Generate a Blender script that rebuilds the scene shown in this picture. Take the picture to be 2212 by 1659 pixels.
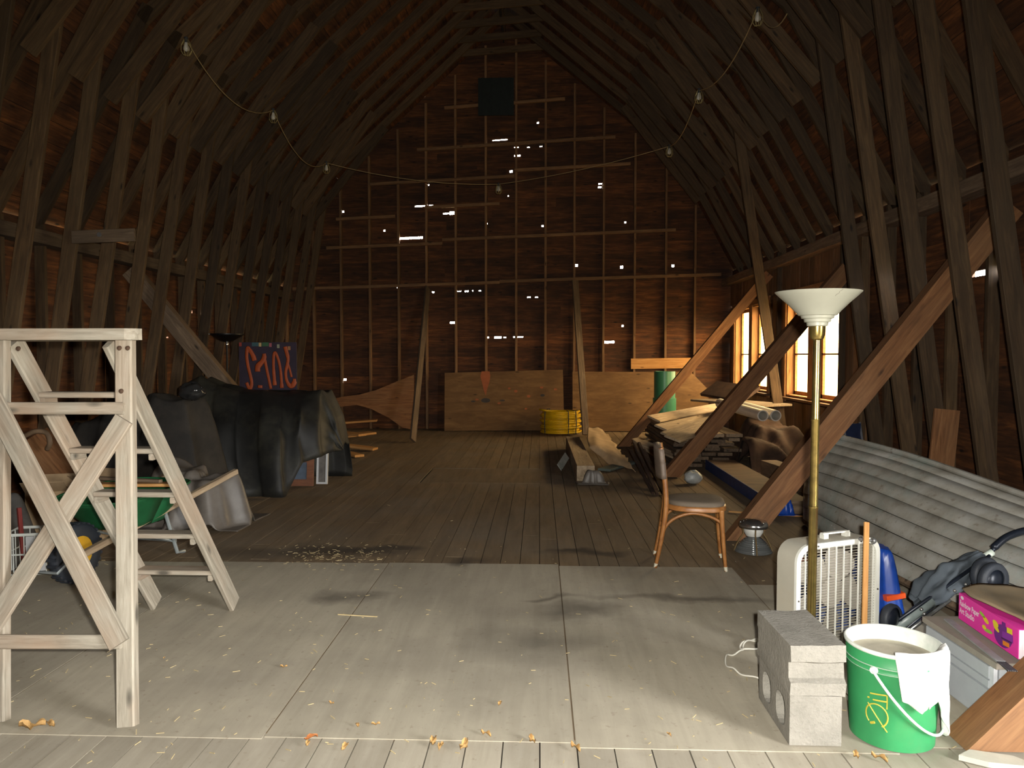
import bpy, math, random
from mathutils import Vector, Matrix, noise as mnoise
R = random.Random(7)
for o in list(bpy.data.objects):
    bpy.data.objects.remove(o)
scene = bpy.context.scene
col = scene.collection

# ------------------------------------------------------------------ camera
F_PX, W_PX, H_PX = 1600.0, 2212.0, 1659.0
CAM = Vector((0.0, 0.0, 1.5))
PITCH = math.atan(62.5 / F_PX)
YAW = math.atan(59.0 * math.cos(PITCH) / F_PX)
cd = bpy.data.cameras.new('camera')
cd.sensor_width = 36.0
cd.lens = F_PX / W_PX * 36.0
cd.clip_end = 400
cam = bpy.data.objects.new('camera', cd)
cam.location = CAM
cam.rotation_euler = (math.pi / 2 - PITCH, 0, YAW)
col.objects.link(cam)
scene.camera = cam

# ------------------------------------------------------------------ world: pale overcast sky, dull ground below the horizon
SKY = 58.0
wd = bpy.data.worlds.new('sky')
scene.world = wd
wd.use_nodes = True
nt = wd.node_tree
nt.nodes.clear()
wo = nt.nodes.new('ShaderNodeOutputWorld')
bg = nt.nodes.new('ShaderNodeBackground')
tc = nt.nodes.new('ShaderNodeTexCoord')
sx = nt.nodes.new('ShaderNodeSeparateXYZ')
mr = nt.nodes.new('ShaderNodeMapRange')
mr.inputs['From Min'].default_value = -0.12
mr.inputs['From Max'].default_value = 0.04
mx = nt.nodes.new('ShaderNodeMix')
mx.data_type = 'RGBA'
mx.inputs['A'].default_value = (0.16, 0.15, 0.085, 1)
mx.inputs['B'].default_value = (1.0, 0.99, 0.97, 1)
nt.links.new(tc.outputs['Generated'], sx.inputs[0])
nt.links.new(sx.outputs['Z'], mr.inputs['Value'])
nt.links.new(mr.outputs[0], mx.inputs['Factor'])
nt.links.new(mx.outputs['Result'], bg.inputs['Color'])
bg.inputs['Strength'].default_value = SKY
nt.links.new(bg.outputs[0], wo.inputs['Surface'])

# portals: they only guide the sky's light through the door and window openings
def portal(name, loc, sx_, sy_, rot):
    l = bpy.data.lights.new(name, 'AREA')
    l.shape = 'RECTANGLE'
    l.size, l.size_y = sx_, sy_
    l.cycles.is_portal = True
    o = bpy.data.objects.new(name, l)
    o.location = loc
    o.rotation_euler = rot
    col.objects.link(o)
    return o

CX, HW = -0.70, 4.55            # barn centre line and half width
XL, XR, YF, YN = CX - HW, CX + HW, 15.05, -2.2
DOOR = (-0.75, 0.75, 0.15, 2.15)    # open loft door in the right wall beside the photographer: y0, y1, z0, z1
WIN = [(9.5, 11.55, 0.84, 2.28), (12.45, 14.55, 0.84, 2.28)]
portal('door_portal', (XR + 0.06, (DOOR[0] + DOOR[1]) / 2, (DOOR[2] + DOOR[3]) / 2), DOOR[3] - DOOR[2], DOOR[1] - DOOR[0], (0, math.pi / 2, 0))
for i, w in enumerate(WIN):
    portal('window_portal', (XR + 0.1, (w[0] + w[1]) / 2, (w[2] + w[3]) / 2), w[3] - w[2], w[1] - w[0], (0, math.pi / 2, 0))

# the camera's own small flash, just above and right of the lens
fl_ = bpy.data.lights.new('camera_flash', 'SPOT')
fl_.energy = 860.0
fl_.color = (1.0, 0.96, 0.88)
fl_.shadow_soft_size = 0.025
fl_.spot_size = math.radians(114)
fl_.spot_blend = 0.85
fo_ = bpy.data.objects.new('camera_flash', fl_)
fo_.location = CAM + Vector((0.07, -0.02, 0.06))
fo_.rotation_euler = (math.pi / 2 - PITCH - math.radians(9), 0, YAW)
col.objects.link(fo_)

vs = scene.view_settings
vs.view_transform = 'Standard'
vs.look = 'None'
vs.exposure = 0.0
vs.gamma = 1.0
vs.use_curve_mapping = False
scene.cycles.use_adaptive_sampling = True
scene.cycles.adaptive_threshold = 0.03
scene.cycles.max_bounces = 6
scene.cycles.diffuse_bounces = 4
scene.cycles.caustics_reflective = False
scene.cycles.caustics_refractive = False
scene.cycles.sample_clamp_indirect = 6.0

# ------------------------------------------------------------------ pixel -> place helpers (a pixel plus a real distance)
ca, sa, cb, sb = math.cos(YAW), math.sin(YAW), math.cos(PITCH), math.sin(PITCH)
FWD = Vector((-sa * cb, ca * cb, -sb))
RGT = Vector((ca, sa, 0))
UPV = RGT.cross(FWD)
def ray(px, py):
    return FWD + RGT * ((px - W_PX / 2) / F_PX) - UPV * ((py - H_PX / 2) / F_PX)
def at(px, py, Y):
    d = ray(px, py)
    return CAM + d * (Y / d.y)
def atx(px, py, X):
    d = ray(px, py)
    return CAM + d * (X / d.x)
def atz(px, py, z):
    d = ray(px, py)
    return CAM + d * ((z - CAM.z) / d.z)
def fl(px, py):
    return atz(px, py, 0.0)
def S(x, y, z):                 # the old frame has racked: everything on the right sits a little higher
    return Vector((x, y, z * (1 + 0.0095 * (x - CX))))

# ------------------------------------------------------------------ mesh builder
class MB:
    def __init__(self):
        self.v, self.f = [], []
    def add(self, vs_, fs, M=None):
        b = len(self.v)
        for p in vs_:
            p = Vector(p)
            self.v.append(M @ p if M is not None else p)
        for q in fs:
            self.f.append(tuple(b + i for i in q))
        return self
    def box(self, c, s, M=None):
        cx, cy, cz = c
        hx, hy, hz = s[0] / 2, s[1] / 2, s[2] / 2
        vv = [(cx + a * hx, cy + b * hy, cz + d * hz) for a in (-1, 1) for b in (-1, 1) for d in (-1, 1)]
        return self.add(vv, [(0, 1, 3, 2), (4, 6, 7, 5), (0, 4, 5, 1), (2, 3, 7, 6), (0, 2, 6, 4), (1, 5, 7, 3)], M)
    def prism(self, poly, h0, h1, ax='z', M=None):
        n = len(poly)
        def mk(u, v, h):
            return (u, v, h) if ax == 'z' else ((u, h, v) if ax == 'y' else (h, u, v))
        vv = [mk(u, v, h0) for u, v in poly] + [mk(u, v, h1) for u, v in poly]
        ff = [tuple(range(n))[::-1], tuple(range(n, 2 * n))] + [(i, (i + 1) % n, n + (i + 1) % n, n + i) for i in range(n)]
        return self.add(vv, ff, M)
    def lathe(self, prof, n=24, M=None, a0=0.0, a1=2 * math.pi, capb=False, capt=False):
        full = abs(a1 - a0 - 2 * math.pi) < 1e-6
        m = n if full else n + 1
        vv = []
        for r, z in prof:
            for i in range(m):
                a = a0 + (a1 - a0) * i / n
                vv.append((r * math.cos(a), r * math.sin(a), z))
        ff = []
        for k in range(len(prof) - 1):
            for i in range(n):
                j = (i + 1) % m
                ff.append((k * m + i, k * m + j, (k + 1) * m + j, (k + 1) * m + i))
        if capb and full:
            ff.append(tuple(range(m))[::-1])
        if capt and full:
            ff.append(tuple(range((len(prof) - 1) * m, len(prof) * m)))
        return self.add(vv, ff, M)
    def tube(self, path, r, n=8, M=None, closed=False, flat=None):
        P = [Vector(p) for p in path]
        k = len(P)
        rr = r if isinstance(r, (list, tuple)) else [r] * k
        vv = []
        prev = None
        for i, p in enumerate(P):
            if closed:
                t = P[(i + 1) % k] - P[i - 1]
            else:
                t = P[min(i + 1, k - 1)] - P[max(i - 1, 0)]
            if t.length < 1e-9:
                t = Vector((0, 0, 1))
            t.normalize()
            if prev is None:
                up = Vector((0, 0, 1)) if abs(t.z) < 0.9 else Vector((0, 1, 0))
                a = t.cross(up).normalized()
            else:
                a = prev - t * prev.dot(t)
                a = a.normalized() if a.length > 1e-6 else t.orthogonal().normalized()
            prev = a
            b = t.cross(a)
            for j in range(n):
                an = 2 * math.pi * j / n
                vv.append(p + a * (rr[i] * math.cos(an)) + b * (rr[i] * math.sin(an) * (flat or 1.0)))
        ff = []
        for i in range(k if closed else k - 1):
            i2 = (i + 1) % k
            for j in range(n):
                j2 = (j + 1) % n
                ff.append((i * n + j, i * n + j2, i2 * n + j2, i2 * n + j))
        if not closed:
            ff.append(tuple(range(n))[::-1])
            ff.append(tuple(range((k - 1) * n, k * n)))
        return self.add(vv, ff, M)
    def grid(self, fn, nu, nv, M=None):
        vv = [fn(i / nu, j / nv) for j in range(nv + 1) for i in range(nu + 1)]
        ff = [(j * (nu + 1) + i, j * (nu + 1) + i + 1, (j + 1) * (nu + 1) + i + 1, (j + 1) * (nu + 1) + i) for j in range(nv) for i in range(nu)]
        return self.add(vv, ff, M)
    def cbox(self, l, w, h, c=0.006, M=None):    # chamfered stick, length along x
        hw, hh = w / 2, h / 2
        c = min(c, hw * 0.6, hh * 0.6)
        poly = [(-hw + c, -hh), (hw - c, -hh), (hw, -hh + c), (hw, hh - c), (hw - c, hh), (-hw + c, hh), (-hw, hh - c), (-hw, -hh + c)]
        return self.prism(poly, -l / 2, l / 2, 'x', M)
    def mesh(self, name, smooth=False):
        me = bpy.data.meshes.new(name)
        me.from_pydata([tuple(p) for p in self.v], [], self.f)
        me.validate()
        me.update()
        if smooth:
            me.polygons.foreach_set('use_smooth', [True] * len(me.polygons))
        return me

def link(name, data, mat=None, parent=None, loc=(0, 0, 0), rot=None, M=None):
    o = bpy.data.objects.new(name, data)
    col.objects.link(o)
    if mat is not None and len(data.materials) == 0:
        data.materials.append(mat)
    if parent is not None:
        o.parent = parent
    if M is not None:
        o.matrix_local = M
    else:
        o.location = loc
        if rot is not None:
            o.rotation_euler = rot
    return o
def part(name, mb, mat, parent=None, smooth=False, loc=(0, 0, 0), rot=None, auto=None):
    me = mb.mesh(name, smooth)
    o = link(name, me, mat, parent, loc, rot)
    if auto is not None:
        try:
            me.set_sharp_from_angle(angle=math.radians(auto))
        except Exception:
            pass
    return o
def tag(o, label, cat, group=None):
    o['label'] = label
    o['category'] = cat
    if group:
        o['group'] = group
    return o
def thing(name, label, cat, loc=(0, 0, 0), rotz=0.0, group=None):
    o = bpy.data.objects.new(name, None)
    o.empty_display_size = 0.1
    col.objects.link(o)
    o.location = loc
    o.rotation_euler = (0, 0, rotz)
    return tag(o, label, cat, group)
def struct(name, mb, mat, parent=None, smooth=False):
    o = part(name, mb, mat, parent, smooth)
    if parent is None:
        o['kind'] = 'structure'
    return o
def sempty(name):
    o = bpy.data.objects.new(name, None)
    o.empty_display_size = 0.1
    col.objects.link(o)
    o['kind'] = 'structure'
    return o

def frame(p0, p1, up=(0, 0, 1)):
    p0, p1, up = Vector(p0), Vector(p1), Vector(up)
    x = (p1 - p0).normalized()
    y = up.cross(x)
    if y.length < 1e-5:
        y = Vector((0, 1, 0)).cross(x)
    y.normalize()
    z = x.cross(y)
    M = Matrix((x, y, z)).transposed().to_4x4()
    M.translation = (p0 + p1) / 2
    return M, (p1 - p0).length
_cache = {}
def beam(name, p0, p1, a, b, mat, parent=None, up=(0, 0, 1), ch=0.004, off=(0, 0, 0)):
    """a stick from p0 to p1; a = size across (up x direction), b = size towards up. Coordinates are the parent's own."""
    M, L = frame(Vector(p0) + Vector(off), Vector(p1) + Vector(off), up)
    key = (round(L, 3), round(a, 4), round(b, 4), ch, mat.name)
    me = _cache.get(key)
    if me is None:
        m = MB()
        m.cbox(L, a, b, ch) if ch > 0 else m.box((0, 0, 0), (L, a, b))
        me = m.mesh(name)
        me.materials.append(mat)
        _cache[key] = me
    return link(name, me, None, parent, M=M)
def cut_panel(us, zs, holes, mapf, t):
    """rectangle us x zs with rectangular holes, thickness t; mapf(u, z, d) -> point"""
    ub = sorted({us[0], us[1]} | {min(max(h[k], us[0]), us[1]) for h in holes for k in (0, 1)})
    zb = sorted({zs[0], zs[1]} | {min(max(h[k], zs[0]), zs[1]) for h in holes for k in (2, 3)})
    nu, nz = len(ub) - 1, len(zb) - 1
    def solid(i, j):
        if i < 0 or j < 0 or i >= nu or j >= nz:
            return False
        u, z = (ub[i] + ub[i + 1]) / 2, (zb[j] + zb[j + 1]) / 2
        return not any(h[0] < u < h[1] and h[2] < z < h[3] for h in holes)
    m = MB()
    for i in range(nu):
        for j in range(nz):
            if not solid(i, j):
                continue
            u0, u1, z0, z1 = ub[i], ub[i + 1], zb[j], zb[j + 1]
            P = [mapf(u0, z0, 0), mapf(u1, z0, 0), mapf(u1, z1, 0), mapf(u0, z1, 0), mapf(u0, z0, t), mapf(u1, z0, t), mapf(u1, z1, t), mapf(u0, z1, t)]
            ff = [(0, 1, 2, 3), (7, 6, 5, 4)]
            if not solid(i, j - 1): ff.append((0, 4, 5, 1))
            if not solid(i, j + 1): ff.append((3, 2, 6, 7))
            if not solid(i - 1, j): ff.append((0, 3, 7, 4))
            if not solid(i + 1, j): ff.append((1, 5, 6, 2))
            m.add(P, ff)
    return m if m.v else None

# ------------------------------------------------------------------ materials
def _new(name):
    m = bpy.data.materials.new(name)
    m.use_nodes = True
    t = m.node_tree
    b = t.nodes['Principled BSDF']
    return m, t, b
def _coord(t, scale, rnd=True):
    tc = t.nodes.new('ShaderNodeTexCoord')
    mp = t.nodes.new('ShaderNodeMapping')
    mp.inputs['Scale'].default_value = scale
    if rnd:
        oi = t.nodes.new('ShaderNodeObjectInfo')
        ml = t.nodes.new('ShaderNodeMath'); ml.operation = 'MULTIPLY'; ml.inputs[1].default_value = 57.0
        t.links.new(oi.outputs['Random'], ml.inputs[0])
        ad = t.nodes.new('ShaderNodeVectorMath'); ad.operation = 'ADD'
        t.links.new(tc.outputs['Object'], ad.inputs[0])
        t.links.new(ml.outputs[0], ad.inputs[1])
        t.links.new(ad.outputs[0], mp.inputs['Vector'])
    else:
        t.links.new(tc.outputs['Object'], mp.inputs['Vector'])
    return mp.outputs['Vector']
def _noise(t, vec, scale, detail=4.0, rough=0.6, dist=0.0):
    n = t.nodes.new('ShaderNodeTexNoise')
    n.inputs['Scale'].default_value = scale
    n.inputs['Detail'].default_value = detail
    n.inputs['Roughness'].default_value = rough
    n.inputs['Distortion'].default_value = dist
    t.links.new(vec, n.inputs['Vector'])
    return n.outputs['Fac']
def _ramp(t, fac, stops):
    r = t.nodes.new('ShaderNodeValToRGB')
    e = r.color_ramp.elements
    e[0].position, e[0].color = stops[0][0], (*stops[0][1], 1)
    e[1].position, e[1].color = stops[-1][0], (*stops[-1][1], 1)
    for p, c in stops[1:-1]:
        k = e.new(p); k.color = (*c, 1)
    t.links.new(fac, r.inputs['Fac'])
    return r.outputs['Color']
def _mix(t, fac, a, b, mode='MIX'):
    m = t.nodes.new('ShaderNodeMix'); m.data_type = 'RGBA'; m.blend_type = mode
    for k, v in (('Factor', fac), ('A', a), ('B', b)):
        if hasattr(v, 'links') or hasattr(v, 'is_linked'):
            t.links.new(v, m.inputs[k])
        elif k == 'Factor':
            m.inputs[k].default_value = v
        else:
            m.inputs[k].default_value = (*v, 1)
    return m.outputs['Result']
def _bump(t, b, fac, strength, dist=0.004):
    bp = t.nodes.new('ShaderNodeBump')
    bp.inputs['Strength'].default_value = strength
    bp.inputs['Distance'].default_value = dist
    t.links.new(fac, bp.inputs['Height'])
    t.links.new(bp.outputs[0], b.inputs['Normal'])
def _vary(t, colr, amt):
    oi = t.nodes.new('ShaderNodeObjectInfo')
    mr = t.nodes.new('ShaderNodeMapRange')
    mr.inputs['To Min'].default_value = 1 - amt
    mr.inputs['To Max'].default_value = 1 + amt
    t.links.new(oi.outputs['Random'], mr.inputs['Value'])
    h = t.nodes.new('ShaderNodeHueSaturation')
    t.links.new(mr.outputs[0], h.inputs['Value'])
    t.links.new(colr, h.inputs['Color'])
    return h.outputs['Color']
def wood(name, dark, mid, light, vary=0.2, rough=0.8, grain=(1.3, 16, 16), blotch=0.5, blotch_col=None, bump=0.35, knots=True):
    m, t, b = _new(name)
    v = _coord(t, grain)
    g = _noise(t, v, 2.2, 6, 0.65, 0.6)
    c = _ramp(t, g, [(0.28, dark), (0.5, mid), (0.72, light)])
    v2 = _coord(t, (1.1, 2.2, 2.2))
    bl = _noise(t, v2, 1.6, 4, 0.6)
    k = _ramp(t, bl, [(0.42, (0, 0, 0)), (0.68, (1, 1, 1))])
    if blotch_col:
        mm = t.nodes.new('ShaderNodeMath'); mm.operation = 'MULTIPLY'; mm.inputs[1].default_value = blotch
        t.links.new(k, mm.inputs[0])
        c = _mix(t, mm.outputs[0], c, blotch_col)
    if knots:
        v3 = _coord(t, (2.4, 7, 7))
        vo = t.nodes.new('ShaderNodeTexVoronoi'); vo.inputs['Scale'].default_value = 1.0
        t.links.new(v3, vo.inputs['Vector'])
        kk = _ramp(t, vo.outputs['Distance'], [(0.05, (1, 1, 1)), (0.13, (0, 0, 0))])
        c = _mix(t, kk, c, tuple(x * 0.45 for x in dark))
    c = _vary(t, c, vary)
    t.links.new(c, b.inputs['Base Color'])
    b.inputs['Roughness'].default_value = rough
    _bump(t, b, g, bump)
    return m
def plain(name, c, rough=0.6, metal=0.0, spread=0.18, scale=9.0, dirt=None, dirt_amt=0.5, bump=0.0, spec=None, rnd=True, stretch=(1, 1, 1)):
    m, t, b = _new(name)
    v = _coord(t, stretch, rnd)
    n = _noise(t, v, scale, 5, 0.6)
    lo = tuple(x * (1 - spread) for x in c)
    hi = tuple(min(1, x * (1 + spread)) for x in c)
    cc = _ramp(t, n, [(0.3, lo), (0.7, hi)])
    if dirt:
        n2 = _noise(t, v, scale * 0.45, 6, 0.7)
        k = _ramp(t, n2, [(0.45, (0, 0, 0)), (0.7, (dirt_amt,) * 3)])
        cc = _mix(t, k, cc, dirt)
    t.links.new(cc, b.inputs['Base Color'])
    b.inputs['Roughness'].default_value = rough
    b.inputs['Metallic'].default_value = metal
    if spec is not None:
        b.inputs['Specular IOR Level'].default_value = spec
    if bump:
        _bump(t, b, n, bump)
    return m

M = {}
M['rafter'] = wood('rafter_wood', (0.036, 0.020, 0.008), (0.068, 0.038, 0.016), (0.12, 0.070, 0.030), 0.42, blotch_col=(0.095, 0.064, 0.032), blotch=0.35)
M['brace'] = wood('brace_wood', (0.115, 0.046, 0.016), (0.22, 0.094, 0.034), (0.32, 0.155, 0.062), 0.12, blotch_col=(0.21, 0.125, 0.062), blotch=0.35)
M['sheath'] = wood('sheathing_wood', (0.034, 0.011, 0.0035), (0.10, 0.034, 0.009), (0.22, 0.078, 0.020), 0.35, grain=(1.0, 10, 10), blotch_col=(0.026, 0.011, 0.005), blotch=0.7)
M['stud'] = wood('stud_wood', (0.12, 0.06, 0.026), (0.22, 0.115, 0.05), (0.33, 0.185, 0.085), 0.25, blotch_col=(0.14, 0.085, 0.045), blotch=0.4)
M['lining'] = wood('lining_wood', (0.075, 0.036, 0.015), (0.15, 0.075, 0.033), (0.26, 0.14, 0.062), 0.28, blotch_col=(0.085, 0.045, 0.022), blotch=0.5)
M['windowwood'] = wood('window_wood', (0.22, 0.095, 0.032), (0.33, 0.155, 0.055), (0.44, 0.23, 0.09), 0.1)
M['roofback'] = plain('roof_backing', (0.02, 0.012, 0.008), 0.95)
M['ladder'] = wood('ladder_wood', (0.19, 0.167, 0.128), (0.30, 0.268, 0.212), (0.40, 0.365, 0.30), 0.10, grain=(1.6, 22, 22), blotch_col=(0.33, 0.20, 0.12), blotch=0.5, bump=0.5)
M['lumber'] = wood('rough_lumber', (0.20, 0.14, 0.088), (0.33, 0.245, 0.155), (0.46, 0.36, 0.24), 0.28, blotch_col=(0.17, 0.12, 0.08), blotch=0.5)
M['lumberdark'] = wood('weathered_lumber', (0.07, 0.045, 0.027), (0.135, 0.09, 0.055), (0.22, 0.155, 0.10), 0.3, blotch_col=(0.07, 0.05, 0.034), blotch=0.5)
M['freshwood'] = wood('fresh_wood', (0.34, 0.15, 0.04), (0.47, 0.23, 0.07), (0.57, 0.32, 0.12), 0.15)
M['chairwood'] = wood('chair_wood', (0.20, 0.075, 0.02), (0.33, 0.135, 0.036), (0.44, 0.20, 0.06), 0.06, rough=0.38, grain=(6, 6, 6), knots=False, bump=0.05)
M['plywood'] = wood('plywood', (0.125, 0.062, 0.020), (0.175, 0.092, 0.032), (0.24, 0.135, 0.052), 0.10, grain=(1.2, 5, 5), blotch_col=(0.10, 0.048, 0.016), blotch=0.35, bump=0.1)
M['cardboard'] = plain('cardboard', (0.47, 0.33, 0.19), 0.85, spread=0.12, dirt=(0.30, 0.20, 0.11), dirt_amt=0.5)
# ------------------------------------------------------------------ floor
def floor_material(name, base_lo, base_hi, stains):
    m, t, b = _new(name)
    tcn = t.nodes.new('ShaderNodeNewGeometry')
    pos = tcn.outputs['Position']
    def mapped(scale):
        mp = t.nodes.new('ShaderNodeMapping'); mp.inputs['Scale'].default_value = scale
        t.links.new(pos, mp.inputs['Vector']); return mp.outputs['Vector']
    n1 = _noise(t, mapped((9, 0.9, 1)), 1.5, 6, 0.65, 0.5)
    c = _ramp(t, n1, [(0.3, base_lo), (0.7, base_hi)])
    n2 = _noise(t, mapped((1, 1, 1)), 1.1, 5, 0.6)
    c = _mix(t, _ramp(t, n2, [(0.42, (0, 0, 0)), (0.72, (0.55,) * 3)]), c, (0.20, 0.175, 0.14))
    n3 = _noise(t, mapped((1, 1, 1)), 28, 4, 0.7)
    c = _mix(t, _ramp(t, n3, [(0.6, (0, 0, 0)), (0.75, (0.55,) * 3)]), c, (0.17, 0.125, 0.08))
    # spilled oil and damp patches: each an ellipse (x, y, rx, ry, strength) with a ragged edge
    nw = t.nodes.new('ShaderNodeTexNoise'); nw.inputs['Scale'].default_value = 2.3; nw.inputs['Detail'].default_value = 5
    t.links.new(pos, nw.inputs['Vector'])
    wob = t.nodes.new('ShaderNodeVectorMath'); wob.operation = 'MULTIPLY_ADD'
    wob.inputs[1].default_value = (0.7, 0.55, 0)
    t.links.new(nw.outputs['Color'], wob.inputs[0]); t.links.new(pos, wob.inputs[2])
    for (x, y, rx, ry, st) in stains:
        mp = t.nodes.new('ShaderNodeMapping'); mp.vector_type = 'TEXTURE'
        mp.inputs['Location'].default_value = (x + 0.35, y + 0.27, 0); mp.inputs['Scale'].default_value = (rx, ry, 1000)
        t.links.new(wob.outputs[0], mp.inputs['Vector'])
        ln = t.nodes.new('ShaderNodeVectorMath'); ln.operation = 'LENGTH'
        t.links.new(mp.outputs[0], ln.inputs[0])
        k = _ramp(t, ln.outputs['Value'], [(0.25, (st,) * 3), (1.0, (0, 0, 0))])
        c = _mix(t, k, c, (0.035, 0.027, 0.02))
    c = _vary(t, c, 0.1)
    t.links.new(c, b.inputs['Base Color'])
    b.inputs['Roughness'].default_value = 0.85
    _bump(t, b, n3, 0.25, 0.003)
    return m
def fs(px, py):
    p = fl(px, py); return p.x, p.y
STAINS = []
for (px, py, rx, ry, st) in [(720, 1190, 0.75, 0.20, 0.75), (820, 1188, 0.4, 0.12, 0.7), (1265, 1193, 0.42, 0.10, 0.85), (1035, 1208, 0.17, 0.12, 0.75), (740, 1290, 0.30, 0.14, 0.6),
                             (1130, 1390, 0.42, 0.32, 0.5), (1260, 1320, 0.32, 0.14, 0.5), (1500, 1298, 0.8, 0.09, 0.55), (1180, 1295, 0.2, 0.06, 0.55), (560, 1200, 0.5, 0.25, 0.5)]:
    x, y = fs(px, py)
    STAINS.append((x, y, rx, ry, st))
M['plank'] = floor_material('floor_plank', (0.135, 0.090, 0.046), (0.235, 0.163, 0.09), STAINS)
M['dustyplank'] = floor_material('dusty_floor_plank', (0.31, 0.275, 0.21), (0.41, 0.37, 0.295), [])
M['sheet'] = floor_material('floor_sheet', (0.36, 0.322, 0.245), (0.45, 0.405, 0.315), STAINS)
floor = sempty('floor')
sub = MB().box(((XL + XR) / 2, (YN + YF) / 2, -0.075), (XR - XL + 0.3, YF - YN + 0.3, 0.06))
part('subfloor', sub, M['roofback'], floor)
PWID = 0.142
npl = int((XR - XL) / PWID)
hx0, hx1, hy0, hy1 = -1.42, 0.06, 8.62, 9.75       # trap door
for i in range(npl + 1):
    x = XL + (i + 0.5) * PWID
    if x > XR: break
    ys = [YN, 2.83 + R.uniform(-0.02, 0.02), 6.0 + R.uniform(-1.0, 1.2), 10.9 + R.uniform(-1.0, 1.3), YF]
    if hx0 < x < hx1:
        ys = [YN, 2.83 + R.uniform(-0.02, 0.02), 5.6 + R.uniform(-0.4, 0.6), hy0, hy0 + 1e-3, hy1, YF]
        ys = [YN, ys[1], ys[2], hy0, None, hy1, YF]
    k = 0
    while k < len(ys) - 1:
        a, b_ = ys[k], ys[k + 1]
        if a is None or b_ is None:
            k += 1; continue
        m = MB().box((0, 0, -0.0225 + R.uniform(-0.002, 0.0)), (PWID - 0.005, b_ - a - 0.005, 0.045))
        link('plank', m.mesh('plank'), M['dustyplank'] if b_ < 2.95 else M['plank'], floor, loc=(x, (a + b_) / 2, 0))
        k += 1
hat = MB().box(((hx0 + hx1) / 2, (hy0 + hy1) / 2, -0.018), (hx1 - hx0 - 0.05, hy1 - hy0 - 0.05, 0.03))
part('trap_door_panel', hat, M['plank'], floor)
SH0 = 2.80
for i in range(6):
    x0 = -4.74 + 1.22 * i
    w = 1.22 if i < 5 else 1.0
    ln = [2.44, 2.44, 2.44, 2.44, 2.44, 2.0][i]
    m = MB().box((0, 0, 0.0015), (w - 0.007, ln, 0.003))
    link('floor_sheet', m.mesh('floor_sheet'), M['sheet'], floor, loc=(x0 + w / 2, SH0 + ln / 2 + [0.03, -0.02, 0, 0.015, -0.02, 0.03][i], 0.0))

# ------------------------------------------------------------------ gable walls: boards cut by chinks of daylight
def half_width(z):
    if z < 3.02: return 4.62
    if z < 5.22: return 4.66 + (3.36 - 4.60) * (z - 3.02) / 2.2
    return max(0.0, 3.36 * (1 - (z - 5.22) / 2.92) + 0.06)
CH = [  # chinks: px x0, x1, y, height
    (1064, 1096, 302, 3), (1111, 1120, 318, 2.5), (1139, 1144, 318, 2.5), (1166, 1171, 316, 2.5), (1111, 1124, 336, 4), (1101, 1107, 370, 5), (896, 921, 445, 3.5), (926, 935, 444, 3.5),
    (957, 975, 461, 3), (971, 983, 460, 7), (828, 832, 498, 4), (863, 913, 514, 5), (738, 743, 457, 4), (1160, 1164, 265, 4), (1293, 1300, 397, 3), (1292, 1299, 404, 3.5), (1170, 1174, 488, 4),
    (1349, 1353, 480, 4), (1048, 1053, 483, 2.5), (1097, 1099, 423, 3), (925, 927, 399, 3), (933, 938, 631, 3), (1004, 1012, 629, 3.2), (1020, 1022, 628, 2.5), (1034, 1039, 628, 2), (985, 996, 629, 1.6),
    (972, 985, 697, 4), (1068, 1083, 729, 4), (1088, 1093, 729, 2.5), (1109, 1112, 728, 3), (1118, 1130, 728, 2), (1139, 1146, 642, 2.5), (1156, 1162, 642, 2), (857, 860, 621, 3), (1242, 1248, 573, 5.5),
    (1340, 1346, 577, 6), (1343, 1347, 704, 4), (1306, 1327, 739, 5), (742, 748, 820, 4), (1451, 1457, 574, 5), (1053, 1056, 729, 3)]
chinks = []
for (a, b_, y, h) in CH:
    p, q = at(a, y + h / 2, YF), at(b_, y - h / 2, YF)
    f = 1 + 0.0095 * ((p.x + q.x) / 2 - CX)
    chinks.append((p.x, q.x, p.z / f, q.z / f))
def gable(parent, Y, sgn, holes, seed):
    rr = random.Random(seed)
    z = -0.09
    while z < 8.05:
        h = rr.uniform(0.175, 0.215)
        hw = half_width(z)
        xs = [CX - hw, CX + hw]
        if hw > 2.0:
            xs = [CX - hw, CX + rr.uniform(-1.4, 1.4), CX + hw]
        for k in range(len(xs) - 1):
            d = rr.uniform(0.0, 0.009)
            zz = (z, min(z + h, 8.1))
            hs = [q for q in holes if q[1] > xs[k] and q[0] < xs[k + 1] and q[3] > zz[0] and q[2] < zz[1]]
            m = cut_panel((xs[k], xs[k + 1]), zz, hs, lambda u, v, t_: S(u, Y + sgn * (t_ + d), v), 0.026)
            if m is None: continue
            cxm = (xs[k] + xs[k + 1]) / 2
            for p in m.v:
                p -= Vector((cxm, Y, z))
            link('board', m.mesh('board'), M['sheath'], parent, loc=(cxm, Y, z))
        z += h
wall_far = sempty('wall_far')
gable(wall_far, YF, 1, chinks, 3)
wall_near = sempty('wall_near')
gable(wall_near, YN, -1, [], 5)
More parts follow.
